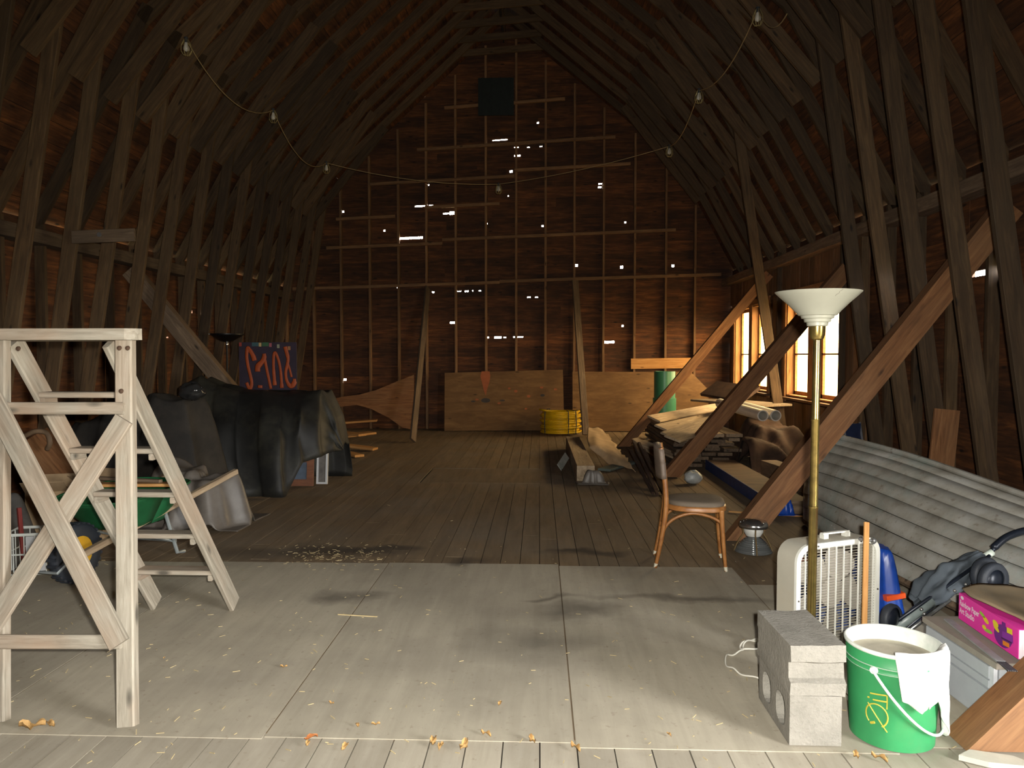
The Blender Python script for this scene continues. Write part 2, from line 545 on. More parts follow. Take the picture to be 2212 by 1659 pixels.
# studs of the far gable (0.61 m apart) and the short girts nailed between and over them
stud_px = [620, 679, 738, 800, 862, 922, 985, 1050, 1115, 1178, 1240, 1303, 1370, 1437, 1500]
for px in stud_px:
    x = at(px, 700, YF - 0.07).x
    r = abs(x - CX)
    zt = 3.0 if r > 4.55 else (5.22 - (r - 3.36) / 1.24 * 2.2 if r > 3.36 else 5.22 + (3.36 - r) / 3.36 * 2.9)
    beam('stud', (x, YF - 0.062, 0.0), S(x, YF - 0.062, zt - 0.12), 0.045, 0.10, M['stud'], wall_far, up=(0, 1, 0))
def girt(x0, x1, z, dz=0.0, h=0.06):
    beam('girt', S(x0, YF - 0.13, z), S(x1, YF - 0.13, z + dz), 0.05, h, M['stud'], wall_far)
girt(CX - 4.3, CX - 0.1, 2.96); girt(CX - 0.1, CX + 4.3, 2.98)
girt(CX - 3.6, CX - 1.25, 3.79); girt(CX - 1.25, CX + 3.4, 3.86)
girt(CX - 3.4, CX - 2.2, 4.38); girt(CX - 1.6, CX - 0.1, 4.53)
girt(CX - 2.7, CX + 0.2, 5.06); girt(CX + 0.2, CX + 2.5, 5.17)
girt(CX - 1.75, CX + 2.2, 5.70)
girt(CX - 1.2, CX + 1.2, 6.5)

# ------------------------------------------------------------------ side walls
def side_wall(parent, X, sgn, holes, seed):
    rr = random.Random(seed)
    z = -0.09
    brk = [YN, 2.6, 7.1, 11.2, YF]
    while z < 2.95:
        h = min(rr.uniform(0.165, 0.21), 3.0 - z)
        ys = [YN] + [q + rr.uniform(-0.6, 0.6) for q in brk[1:-1]] + [YF]
        for k in range(len(ys) - 1):
            d = rr.uniform(0.0, 0.012)
            hs = [q for q in holes if q[1] > ys[k] and q[0] < ys[k + 1] and q[3] > z and q[2] < z + h]
            zt = z + h + (rr.uniform(0.028, 0.05) if z + h > 2.95 else 0)
            m = cut_panel((ys[k], ys[k + 1]), (z, zt), hs, lambda u, v, t_: S(X + sgn * (t_ + d), u, v), 0.028)
            if m is None: continue
            ym = (ys[k] + ys[k + 1]) / 2
            # keep the board's length on its local x so that the grain follows it
            for i, p in enumerate(m.v):
                m.v[i] = Vector((p.y - ym, -(p.x - X), p.z - z))
            o = link('board', m.mesh('board'), M['sheath'], parent, loc=(X, ym, z), rot=(0, 0, math.pi / 2))
        z += h
def onwall(px0, px1, py0, py1, X):
    a, b_ = atx(px0, py1, X), atx(px1, py0, X)
    f = 1 + 0.0095 * (X - CX)
    return (min(a.y, b_.y), max(a.y, b_.y), min(a.z, b_.z) / f, max(a.z, b_.z) / f)
wall_left = sempty('wall_left')
side_wall(wall_left, XL, -1, [onwall(640, 650, 786, 790, XL), onwall(413, 417, 670, 676, XL), onwall(358, 365, 727, 730, XL)], 11)
wall_right = sempty('wall_right')
rh = [DOOR] + WIN + [onwall(2116, 2150, 554, 556.5, XR), onwall(2100, 2185, 584, 587, XR), onwall(1993, 1998, 786, 791, XR), onwall(1575, 1578, 668, 672, XR)]
side_wall(wall_right, XR, 1, rh, 12)
# upright lining boards inside the right wall around the two windows
yy = 8.75
while yy < YF - 0.1:
    w = R.uniform(0.17, 0.24)
    for (z0, z1) in ((0.0, 0.78), (2.36, 2.86), (0.78, 2.36)):
        y1 = min(yy + w, YF - 0.05)
        if z0 == 0.78:
            if any(not (y1 < a - 0.05 or yy > b_ + 0.05) for (a, b_, _, _) in WIN): continue
        dd = R.uniform(0, 0.008)
        m = MB().box((0, 0, 0), (z1 - z0, y1 - yy - 0.004, 0.02))
        link('lining_board', m.mesh('lining_board'), M['lining'], wall_right, M=Matrix.Translation(S(XR - 0.035 - dd, (yy + y1) / 2, (z0 + z1) / 2)) @ Matrix.Rotation(-math.pi / 2, 4, 'Y'))
    yy += w

# ------------------------------------------------------------------ windows: two sashes each, two panes to a sash
mg, tg, bgl = _new('light_tinting_window_glass')
out = [n for n in tg.nodes if n.type == 'OUTPUT_MATERIAL'][0]
tr = tg.nodes.new('ShaderNodeBsdfTransparent'); tr.inputs['Color'].default_value = (0.66, 0.56, 0.40, 1)  # pane tint added to dim and warm the daylight coming in
gl = tg.nodes.new('ShaderNodeBsdfGlossy'); gl.inputs['Roughness'].default_value = 0.05
ms = tg.nodes.new('ShaderNodeMixShader'); ms.inputs['Fac'].default_value = 0.06
tg.links.new(tr.outputs[0], ms.inputs[1]); tg.links.new(gl.outputs[0], ms.inputs[2]); tg.links.new(ms.outputs[0], out.inputs['Surface'])
M['glass'] = mg
for i, (y0, y1, z0, z1) in enumerate(WIN):
    w = sempty('window_%d' % (i + 1))
    f = 1 + 0.0095 * (XR - CX)
    za, zb = z0 * f, z1 * f
    wm = M['windowwood']
    X = XR - 0.03
    ym = (y0 + y1) / 2
    for (ya, yb) in ((y0 - 0.09, y0), (y1, y1 + 0.09)):
        beam('jamb_casing', (X - 0.03, (ya + yb) / 2, za - 0.08), (X - 0.03, (ya + yb) / 2, zb + 0.08), 0.03, 0.09, wm, w, up=(0, 1, 0))
    beam('head_casing', (X - 0.032, y0 - 0.09, zb + 0.05), (X - 0.032, y1 + 0.09, zb + 0.05), 0.03, 0.10, wm, w)
    beam('sill', (X - 0.045, y0 - 0.12, za - 0.03), (X - 0.045, y1 + 0.12, za - 0.03), 0.12, 0.035, M['lining'], w)
    for yj in (y0 + 0.012, y1 - 0.012):
        beam('reveal', (XR + 0.03, yj, za), (XR + 0.03, yj, zb), 0.16, 0.024, wm, w, up=(0, 1, 0))
    for zj in (za + 0.012, zb - 0.012):
        beam('reveal', (XR + 0.03, y0, zj), (XR + 0.03, y1, zj), 0.16, 0.024, wm, w)
    beam('mullion', (XR + 0.01, ym, za), (XR + 0.01, ym, zb), 0.14, 0.20, wm, w, up=(0, 1, 0))
    for (ya, yb) in ((y0 + 0.024, ym - 0.10), (ym + 0.10, y1 - 0.024)):
        sash = MB()
        sw = 0.055
        for (a, b_, c, d) in ((ya, ya + sw, za + .024, zb - .024), (yb - sw, yb, za + .024, zb - .024), (ya, yb, za + .024, za + .024 + sw), (ya, yb, zb - .024 - sw, zb - .024), (ya, yb, 1.50, 1.525)):
            sash.box((XR + 0.075, (a + b_) / 2, (c + d) / 2), (0.035, b_ - a, d - c))
        so = part('sash', sash, wm, w)
        for (c, d) in ((za + .024 + sw, 1.50), (1.525, zb - .024 - sw)):
            pane = MB().box((XR + 0.075, (ya + yb) / 2, (c + d) / 2), (0.004, yb - ya - 2 * sw + .01, d - c + .01))
            part('pane', pane, M['glass'], so)

# ------------------------------------------------------------------ roof: two pitches a side, boards on rafters, felt over them
ceiling = sempty('ceiling')
EA, KN, PK = (4.60, 3.03), (3.38, 5.23), (0.0, 8.16)
def roof_side(s):
    for (A, B, n) in ((EA, KN, 12), (KN, PK, 22)):
        a = S(CX + s * A[0], 0, A[1]); b_ = S(CX + s * B[0], 0, B[1])
        d = (b_ - a); L = d.length; d.normalize()
        nrm = Vector((d.z, 0, -d.x)) * (1 if s < 0 else -1)
        if nrm.z < 0: nrm = -nrm
        wdt = L / n
        for i in range(n):
            c = a + d * ((i + 0.5) * wdt)
            ys = [2.0, 6.2 + R.uniform(-1.2, 1.2), 10.6 + R.uniform(-1.2, 1.2), YF - 0.01]
            for k in range(3):
                lf = R.uniform(0, 0.006)
                p0, p1 = c + nrm * (0.012 + lf), c + nrm * (0.012 + lf)
                beam('roof_board', Vector((p0.x, round(ys[k], 1), p0.z)), Vector((p1.x, round(ys[k + 1], 1) - 0.004 if k < 2 else ys[3], p1.z)), round(wdt, 3) - 0.005, 0.024, M['sheath'], ceiling, up=nrm, ch=0)
        m = MB()
        o0, o1 = nrm * 0.034, nrm * 0.075
        vv = [a + o0, b_ + o0 + d * 0.06, b_ + o1 + d * 0.06, a + o1]
        m.add([(p.x, YN - 0.1, p.z) for p in vv] + [(p.x, YF + 0.15, p.z) for p in vv], [(0, 1, 2, 3), (7, 6, 5, 4), (0, 4, 5, 1), (1, 5, 6, 2), (2, 6, 7, 3), (3, 7, 4, 0)])
        part('roof_covering', m, M['roofback'], ceiling)
roof_side(-1); roof_side(1)

# ------------------------------------------------------------------ curved trusses, 0.61 m apart
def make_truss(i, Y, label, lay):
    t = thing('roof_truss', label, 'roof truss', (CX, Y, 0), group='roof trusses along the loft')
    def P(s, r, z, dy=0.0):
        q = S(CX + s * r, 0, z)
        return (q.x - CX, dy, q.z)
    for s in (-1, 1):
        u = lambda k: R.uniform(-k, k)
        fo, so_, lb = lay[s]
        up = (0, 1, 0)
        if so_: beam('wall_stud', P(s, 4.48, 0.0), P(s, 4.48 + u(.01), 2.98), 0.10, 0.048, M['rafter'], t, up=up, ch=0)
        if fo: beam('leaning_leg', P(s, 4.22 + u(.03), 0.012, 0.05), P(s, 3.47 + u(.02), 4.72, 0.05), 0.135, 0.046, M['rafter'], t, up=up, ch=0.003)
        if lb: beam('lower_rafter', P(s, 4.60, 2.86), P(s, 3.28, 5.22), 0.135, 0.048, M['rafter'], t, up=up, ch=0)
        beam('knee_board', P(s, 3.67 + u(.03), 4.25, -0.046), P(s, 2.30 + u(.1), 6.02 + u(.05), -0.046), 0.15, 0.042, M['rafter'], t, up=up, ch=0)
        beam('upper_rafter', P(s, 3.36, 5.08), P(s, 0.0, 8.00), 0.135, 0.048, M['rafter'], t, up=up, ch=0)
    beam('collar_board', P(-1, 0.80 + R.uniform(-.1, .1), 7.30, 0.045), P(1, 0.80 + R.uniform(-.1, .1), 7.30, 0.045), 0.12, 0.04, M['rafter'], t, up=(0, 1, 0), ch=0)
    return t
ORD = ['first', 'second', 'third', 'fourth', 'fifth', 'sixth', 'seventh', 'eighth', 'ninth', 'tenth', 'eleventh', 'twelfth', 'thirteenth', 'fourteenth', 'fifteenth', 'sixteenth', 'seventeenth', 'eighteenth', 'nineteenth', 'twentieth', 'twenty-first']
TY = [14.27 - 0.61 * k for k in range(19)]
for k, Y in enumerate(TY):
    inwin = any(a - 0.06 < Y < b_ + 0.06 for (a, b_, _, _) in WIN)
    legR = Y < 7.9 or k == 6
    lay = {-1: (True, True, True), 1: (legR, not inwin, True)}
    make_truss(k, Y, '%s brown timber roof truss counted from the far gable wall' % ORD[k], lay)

# wall plates, ridge board, hay-carrier rail
for s, nm in ((-1, 'left'), (1, 'right')):
    a, b_ = S(CX + s * 4.43, YN, 2.82), S(CX + s * 4.43, YF - 0.02, 2.82)
    o = beam('wall_plate', a, b_, 0.18, 0.14, M['lumberdark'])
    tag(o, 'long dark timber plate running along the top of the %s wall' % nm, 'beam')
o = beam('ridge_board', S(CX, YN, 7.93), S(CX, YF - 0.02, 7.93), 0.045, 0.16, M['rafter'])
tag(o, 'dark ridge board running under the peak of the roof', 'beam')
o = beam('hay_carrier_rail', S(CX, 3.0, 7.62), S(CX, YF - 0.4, 7.62), 0.03, 0.10, M['roofback'])
tag(o, 'thin dark hay carrier rail hanging below the ridge', 'rail')
# dark vent panel high in the far gable
va, vb = at(1033, 250, YF - 0.15), at(1110, 168, YF - 0.15)
vt = thing('vent_panel', 'dark green metal vent panel high on the far gable wall', 'vent', ((va.x + vb.x) / 2, YF - 0.15, va.z))
M['ventgreen'] = plain('vent_metal', (0.008, 0.014, 0.013), 0.7, spread=0.3)
vw, vh = vb.x - va.x, vb.z - va.z
part('panel', MB().box((0, 0, vh / 2), (vw, 0.03, vh)), M['ventgreen'], vt)
for k in range(4):
    part('rib', MB().box((-vw / 2 + vw * (k + 0.5) / 4, -0.02, vh / 2), (0.03, 0.02, vh)), M['ventgreen'], vt)
# plate cleat with bolt on the left
cl = at(235, 512, 6.9)
t = thing('bolted_cleat', 'grey board with a washer bolted across two left wall legs', 'board', (cl.x, cl.y, cl.z))
beam('plank', (-0.35, 0.0, 0), (0.25, 0.0, 0.02), 0.03, 0.12, M['lumberdark'], t)
part('washer', MB().lathe([(0.0, 0.0), (0.022, 0.0), (0.022, 0.008), (0.0, 0.008)], 12, Matrix.Translation((-0.08, -0.017, 0.02)) @ Matrix.Rotation(math.pi / 2, 4, 'X')), plain('washer_steel', (0.6, 0.62, 0.66), 0.3, 0.9), t)

# ------------------------------------------------------------------ diagonal braces from the floor to the side walls
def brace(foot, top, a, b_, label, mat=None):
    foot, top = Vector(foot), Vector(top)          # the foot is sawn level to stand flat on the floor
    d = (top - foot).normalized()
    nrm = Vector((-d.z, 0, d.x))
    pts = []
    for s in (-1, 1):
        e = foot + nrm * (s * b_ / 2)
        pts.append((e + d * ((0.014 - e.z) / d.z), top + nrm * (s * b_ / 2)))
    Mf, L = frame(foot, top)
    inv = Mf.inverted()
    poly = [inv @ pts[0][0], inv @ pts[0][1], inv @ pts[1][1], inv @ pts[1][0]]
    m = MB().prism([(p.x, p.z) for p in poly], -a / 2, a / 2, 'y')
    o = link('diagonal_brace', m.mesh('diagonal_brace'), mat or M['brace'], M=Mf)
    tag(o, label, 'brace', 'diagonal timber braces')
    return o
BR = [(12.1, (1345, 965), (1660, 592), 'thin orange brace leaning past the green pipe towards far window', 0.10, 0.15),
      (9.1, (1436, 1024), (1846, 560), 'dark brown timber brace rising behind the lamp shade across windows', 0.13, 0.18),
      (6.0, (1592, 1166), (2178, 448), 'thick brown timber brace rising from the lantern across the boat', 0.13, 0.19),
      (2.86, (2052, 1630), None, 'bright timber brace foot at the right edge beside green bucket', 0.15, 0.17)]
for (Y, ft, tp, lb, a, b_) in BR:
    p = fl(*ft); p.y = Y
    if tp: q = at(tp[0], tp[1], Y)
    else:
        p = Vector((1.71, Y, 0)); q = Vector((3.72, Y, 2.07))
    q = p + (q - p) * min(1.0, (XR - 0.16 - p.x) / (q.x - p.x))
    brace(p, q, a, b_, lb)
q = at(262, 560, 9.1); p = fl(640, 1031); p.y = 9.1
q = p + (q - p) * min(1.0, (XL + 0.16 - p.x) / (q.x - p.x))
brace(p, q, 0.13, 0.19, 'dark timber brace leaning down to the black tarp on left', M['lumberdark'])
# ================================================================== things in the foreground
def text_mesh(s, size, extrude=0.0):
    cu = bpy.data.curves.new('txt', 'FONT')
    cu.body = s; cu.size = size; cu.extrude = extrude; cu.resolution_u = 3; cu.offset = size * 0.022
    ob = bpy.data.objects.new('txt', cu)
    col.objects.link(ob)
    bpy.context.view_layer.update()
    me = bpy.data.meshes.new_from_object(ob)
    vv = [v.co.copy() for v in me.vertices]
    ff = [tuple(p.vertices) for p in me.polygons]
    bpy.data.objects.remove(ob); bpy.data.curves.remove(cu); bpy.data.meshes.remove(me)
    return vv, ff
def rrect(w, h, r, n=6):
    pts = []
    for cx, cy, a0 in ((w / 2 - r, h / 2 - r, 0), (-w / 2 + r, h / 2 - r, 90), (-w / 2 + r, -h / 2 + r, 180), (w / 2 - r, -h / 2 + r, 270)):
        for k in range(n + 1):
            a = math.radians(a0 + 90 * k / n)
            pts.append((cx + r * math.cos(a), cy + r * math.sin(a)))
    return pts
def ring_prism(mb, outer, inner, h0, h1, Mx=None):
    """ring between two outlines with equal point counts, axis y (outline in x,z)"""
    n = len(outer)
    vv = [(u, h0, v) for u, v in outer] + [(u, h0, v) for u, v in inner] + [(u, h1, v) for u, v in outer] + [(u, h1, v) for u, v in inner]
    ff = []
    for i in range(n):
        j = (i + 1) % n
        ff += [(i, j, n + j, n + i), (2 * n + i, 3 * n + i, 3 * n + j, 2 * n + j), (i, 2 * n + i, 2 * n + j, j), (n + i, n + j, 3 * n + j, 3 * n + i)]
    mb.add(vv, ff, Mx)
EYE = Vector((0, 0, 0))

# ------------------------------------------------------------------ wooden stepladder
LB = Vector((-1.95, 3.6, 0))
lad = thing('step_ladder', 'weathered wooden stepladder standing at the left edge', 'ladder', LB)
wl = M['ladder']
def lp(v): return Vector(v) - LB
pr0, pr1 = fl(276, 1574), at(271, 733, 3.18)
pl0, pl1 = fl(3, 1560), at(0, 733, 3.18)
pl0.y = pr0.y + 0.02
postd = (pr1 - pr0).normalized()
for a, b_ in ((pr0, pr1), (pl0, pl1)):
    a = a.copy(); a.z = 0.012
    beam('leg', lp(a), lp(b_), 0.076, 0.045, wl, lad, up=(0, 1, 0.1), ch=0.006)
def on_post(px, py, lift=0.0):     # a point on the near face of the post frame
    n = (pr1 - pr0).cross(pl0 - pr0).normalized()
    if n.y > 0: n = -n
    d = ray(px, py)
    o = pr0 + n * lift
    return CAM + d * ((o - CAM).dot(n) / d.dot(n))
pn = (pr1 - pr0).cross(pl0 - pr0).normalized()
if pn.y > 0: pn = -pn
beam('cross_rail', lp(on_post(-14, 882, 0.036)), lp(on_post(267, 882, 0.036)), 0.022, 0.052, wl, lad, up=postd)
beam('cross_rail', lp(on_post(-14, 1386, 0.036)), lp(on_post(262, 1386, 0.036)), 0.022, 0.056, wl, lad, up=postd)
def flat_brace(p, q, w, th, lift):
    a, b_ = on_post(*p, lift), on_post(*q, lift)
    x = (b_ - a).normalized()
    side = pn.cross(x).normalized()
    Mx, L = frame(a, b_, pn)
    me = MB().cbox(L, w, th, 0.004).mesh('diagonal_brace')
    me.materials.append(wl)
    Mx.translation -= LB
    return link('diagonal_brace', me, None, lad, M=Mx)
flat_brace((268, 905), (-30, 1372), 0.085, 0.02, 0.034)
flat_brace((-32, 830), (258, 1392), 0.088, 0.02, 0.057)
# climbing side
sr0, sr1 = fl(510, 1313), at(238, 738, 3.33)
sl0, sl1 = fl(346, 1308), at(30, 738, 3.33)
sl0.y = sr0.y
sdir = (sr1 - sr0).normalized()
wid = (sl0 - sr0).normalized()
snorm = sdir.cross(wid).normalized()
if snorm.y > 0: snorm = -snorm
for a, b_ in ((sr0, sr1), (sl0, sl1)):
    a = a + sdir * 0.035
    beam('side_rail', lp(a), lp(b_), 0.030, 0.105, wl, lad, up=snorm, ch=0.006)
for z in (1.31, 1.02, 0.772, 0.515, 0.27):
    f = z / sr1.z
    a, b_ = sr0.lerp(sr1, f), sl0.lerp(sl1, f)
    e = (b_ - a).normalized()
    st = beam('step', lp(a + e * 0.016), lp(b_ - e * 0.016), 0.105, 0.026, wl, lad, ch=0.005)
    for q, g in ((a, 1), (b_, -1)):
        c = q + e * (0.030 * g) - Vector((0, 0, 0.030))
        beam('cleat', lp(c - Vector((0, 0.045, 0))), lp(c + Vector((0, 0.045, 0))), 0.026, 0.032, wl, lad)
# top board with rounded right end
ta, tb = at(-45, 722, 3.05), at(293, 722, 3.05)
tz = at(100, 728, 3.05).z
rb = at(284, 716, 3.42)
poly = [(ta.x, 3.05), (tb.x - 0.05, 3.05), (tb.x - 0.012, 3.065), (tb.x, 3.10), (rb.x + 0.01, 3.38), (rb.x - 0.03, 3.42), (at(-45, 716, 3.42).x, 3.42)]
m = MB().prism([(x - LB.x, y - LB.y) for x, y in poly], -0.012, 0.036, 'z')
part('top_board', m, wl, lad, loc=(0, 0, tz - LB.z))
for (px, py) in ((40, 753), (276, 752), (258, 752), (262, 845)):
    c = on_post(px, py, 0.026)
    part('bolt', MB().lathe([(0, 0), (0.011, 0), (0.009, 0.006), (0, 0.008)], 10, Matrix.Translation(lp(c)) @ pn.to_track_quat('Z', 'Y').to_matrix().to_4x4()), plain('rusty_bolt', (0.10, 0.06, 0.04), 0.6, 0.5), lad)

# ------------------------------------------------------------------ two concrete blocks
def concrete(name):
    m, t, b = _new(name)
    v = _coord(t, (1, 1, 1))
    n1 = _noise(t, v, 7, 6, 0.7); n2 = _noise(t, v, 70, 4, 0.7)
    c = _ramp(t, n1, [(0.3, (0.20, 0.188, 0.16)), (0.7, (0.29, 0.272, 0.235))])
    c = _mix(t, _ramp(t, n2, [(0.55, (0, 0, 0)), (0.75, (0.5,) * 3)]), c, (0.13, 0.122, 0.105))
    t.links.new(c, b.inputs['Base Color']); b.inputs['Roughness'].default_value = 0.95
    _bump(t, b, n2, 0.9, 0.006)
    return m
M['concrete'] = concrete('concrete')
BX0, BX1, BY0, BY1 = 0.952, 1.158, 2.815, 3.215
def jitter(mb, amt, sc, seed=0):
    for i, p in enumerate(mb.v):
        q = p * sc + Vector((seed, seed * 2.1, 0))
        mb.v[i] = p + mnoise.noise_vector(q) * amt
def block(name, label, z0, xc, yc, rot, cores, flange):
    t = thing(name, label, 'concrete block', (xc, yc, z0), rot, 'stacked concrete blocks')
    L, Wd, H = 0.392, 0.196, 0.192
    m = MB()
    if cores:       # laid on its side so that the two hollow cores show on the long face
        def arch(y, zz):
            return [(y + math.copysign(abs(math.cos(a)) ** 0.75 * 0.058, math.cos(a)), zz + math.copysign(abs(math.sin(a)) ** 0.75 * 0.062, math.sin(a))) for a in [2 * math.pi * k / 16 for k in range(16)]]
        outl = [(-L / 2, 0.0), (L / 2, 0.0), (L / 2, H), (-L / 2, H)]
        cs = [arch(-0.088, H / 2), arch(0.088, H / 2)]
        for s, X in ((-1, -Wd / 2), (1, Wd / 2)):
            # face ring: quads from each core to a split outline
            for ci, (cy, ya, yb) in enumerate(((-0.088, -L / 2, 0.0), (0.088, 0.0, L / 2))):
                bord = []
                for (u, v) in cs[ci]:
                    du, dv = u - cy, v - H / 2
                    kx = ((yb if du > 0 else ya) - cy) / du if abs(du) > 1e-6 else 1e9
                    kz = ((H if dv > 0 else 0.0) - H / 2) / dv if abs(dv) > 1e-6 else 1e9
                    k = min(kx, kz)
                    bord.append((cy + du * k, H / 2 + dv * k))
                n = 16
                vv = [(X, u, v) for u, v in cs[ci]] + [(X, u, v) for u, v in bord]
                m.add(vv, [(i, (i + 1) % n, n + (i + 1) % n, n + i) for i in range(n)])
                cor = [(X, ya, 0.0), (X, yb, 0.0), (X, yb, H), (X, ya, H)]
                for cpt in cor:     # close the corners
                    best = sorted(range(n), key=lambda i: (Vector(vv[n + i]) - Vector(cpt)).length)[:2]
                    m.add([cpt, vv[n + best[0]], vv[n + best[1]]], [(0, 1, 2)])
        for c_ in cs:
            n = 16
            m.add([(-Wd / 2, u, v) for u, v in c_] + [(Wd / 2, u, v) for u, v in c_], [(i, n + i, n + (i + 1) % n, (i + 1) % n) for i in range(n)])
        m.add([(-Wd / 2, u, v) for u, v in outl] + [(Wd / 2, u, v) for u, v in outl], [(0, 4, 5, 1), (1, 5, 6, 2), (2, 6, 7, 3), (3, 7, 4, 0)])
    else:           # end faces recessed between two flanges
        e = 0.013
        prof = [(-L / 2 - 0.008, 0.0), (-L / 2 - 0.012, 0.05), (-L / 2 + e, 0.062), (-L / 2 + e, H - 0.072), (-L / 2 - 0.010, H - 0.060), (-L / 2 - 0.004, H), (L / 2, H), (L / 2, H - 0.06), (L / 2 - e, H - 0.07), (L / 2 - e, 0.062), (L / 2, 0.05), (L / 2, 0.0)]
        ns = 8
        for k in range(ns):
            x0, x1 = -Wd / 2 - 0.006 + (Wd + 0.012) * k / ns, -Wd / 2 - 0.006 + (Wd + 0.012) * (k + 1) / ns
            n = len(prof)
            m.add([(x0, u, v) for u, v in prof] + [(x1, u, v) for u, v in prof], [(i, (i + 1) % n, n + (i + 1) % n, n + i) for i in range(n)] + ([tuple(range(n))[::-1]] if k == 0 else []) + ([tuple(range(n, 2 * n))] if k == ns - 1 else []))
        jitter(m, 0.006, 14, 3.0)
    o = part('block_body', m, M['concrete'], t)
    return t
block('concrete_block', 'lower concrete block with two hollow cores on its side', 0.008, 1.056, 3.012, 0.0, True, False)
block('concrete_block', 'upper rough concrete block with recessed end on the stack', 0.204, 1.056, 3.012, 0.02, False, True)

# ------------------------------------------------------------------ green oil bucket with rag
M['bucketgreen'] = plain('green_paint', (0.03, 0.25, 0.085), 0.5, spread=0.15, scale=6, dirt=(0.16, 0.25, 0.10), dirt_amt=0.35)
M['bucketwhite'] = plain('white_enamel', (0.75, 0.76, 0.70), 0.5, dirt=(0.40, 0.50, 0.42), dirt_amt=0.8, scale=14)
M['rag'] = plain('white_rag', (0.83, 0.82, 0.78), 0.9, spread=0.06, dirt=(0.42, 0.38, 0.27), dirt_amt=0.5, scale=12)
M['wirewhite'] = plain('white_wire', (0.74, 0.78, 0.74), 0.5, spread=0.08)
M['yellowprint'] = plain('yellow_print', (0.52, 0.44, 0.05), 0.6)
BC = Vector((1.392, 2.925, 0.008))
bk = thing('oil_bucket', 'green metal bucket of oil with white rim beside concrete blocks', 'bucket', BC)
Rb, Rt, Hb = 0.152, 0.172, 0.375
def rad(z): return Rb + (Rt - Rb) * z / Hb
part('shell', MB().lathe([(0.0, 0.004), (Rb - 0.004, 0.004), (Rb, 0.0), (Rb, 0.01), (rad(.29), .29), (rad(.29) + .003, .294), (rad(.30), .298), (rad(.315), .313), (rad(.315) + .003, .317), (rad(.32), .321), (rad(.36), .36)], 48), M['bucketgreen'], bk, True, auto=40)
part('rim', MB().lathe([(rad(.357), .357), (rad(.36) + .006, .362), (rad(.37) + .006, .372), (rad(.375), Hb), (rad(.37) - .008, .37), (rad(.31) - .006, .31)], 48), M['bucketwhite'], bk, True)
part('contents', MB().lathe([(0.0, 0.318), (0.09, 0.322), (rad(.315) - .006, 0.315)], 32), plain('dusty_paint_skin', (0.46, 0.42, 0.33), 0.8, dirt=(0.30, 0.25, 0.17)), bk)
def on_bucket(phi, z, off=0.0):
    r = rad(z) + off
    return Vector((r * math.cos(phi), r * math.sin(phi), z))
PHI0 = math.atan2(-BC.y, -BC.x)        # side that faces the camera
for zz in (0.302, 0.323):
    part('hoop_line', MB().tube([on_bucket(2 * math.pi * k / 40, zz - 0.01, 0.001) for k in range(40)], 0.0022, 5, closed=True), plain('hoop_worn', (0.34, 0.46, 0.36), 0.6), bk)
# lettering runs up the bucket
def wrap_text(s, size, u0, z0, rot90=True, par=None):
    vv, ff = text_mesh(s, size)
    m = MB()
    pts = []
    for v in vv:
        u, w = (-v.y, v.x) if rot90 else (v.x, v.y)
        z = z0 + w
        phi = PHI0 + (u0 + u) / rad(z)
        pts.append(on_bucket(phi, z, 0.0012))
    m.add(pts, ff)
    return part('lettering', m, M['yellowprint'], par)
def mark(name, pts, r):
    part(name, MB().tube([on_bucket(PHI0 + (u - 0.052) / 0.16, z, 0.0012) for u, z in pts], r, 5), M['yellowprint'], bk)
mark('emblem_ring', [(0.0 + 0.040 * math.cos(a), 0.125 + 0.044 * math.sin(a)) for a in [math.radians(-60 + 285 * k / 24) for k in range(25)]], 0.0028)
mark('emblem_stroke', [(-0.032 + 0.010 * k, 0.165 - 0.0135 * k) for k in range(8)], 0.0024)
mark('emblem_stroke', [(-0.022, 0.088), (-0.006, 0.096)], 0.005)
mark('lettering', [(-0.012 + 0.008 * k, 0.183 + 0.001 * k) for k in range(7)], 0.003)
mark('lettering', [(-0.032, 0.186), (-0.026, 0.1865)], 0.0035)
mark('lettering', [(-0.022 + 0.008 * k, 0.205 + 0.0012 * k) for k in range(8)], 0.003)
mark('lettering', [(0.036, 0.160), (0.037, 0.19), (0.036, 0.214)], 0.0022)
# bail handle fallen down the front
bl = []
for k in range(31):
    ph = math.radians(-137 + 182 * k / 30)
    z = 0.300 - 0.235 * math.sin(math.pi * k / 30) ** 1.0
    bl.append(on_bucket(ph, z, 0.010 + 0.012 * math.sin(math.pi * k / 30)))
part('bail_handle', MB().tube(bl, [0.0055 if k < 17 else 0.0035 for k in range(31)], 7), M['wirewhite'], bk, True)
for ph in (-137, 45):
    part('ear', MB().lathe([(0, 0), (0.016, 0), (0.012, 0.012), (0, 0.014)], 12, Matrix.Translation(on_bucket(math.radians(ph), 0.300, 0)) @ Vector((math.cos(math.radians(ph)), math.sin(math.radians(ph)), 0)).to_track_quat('Z', 'Y').to_matrix().to_4x4()), M['wirewhite'], bk)
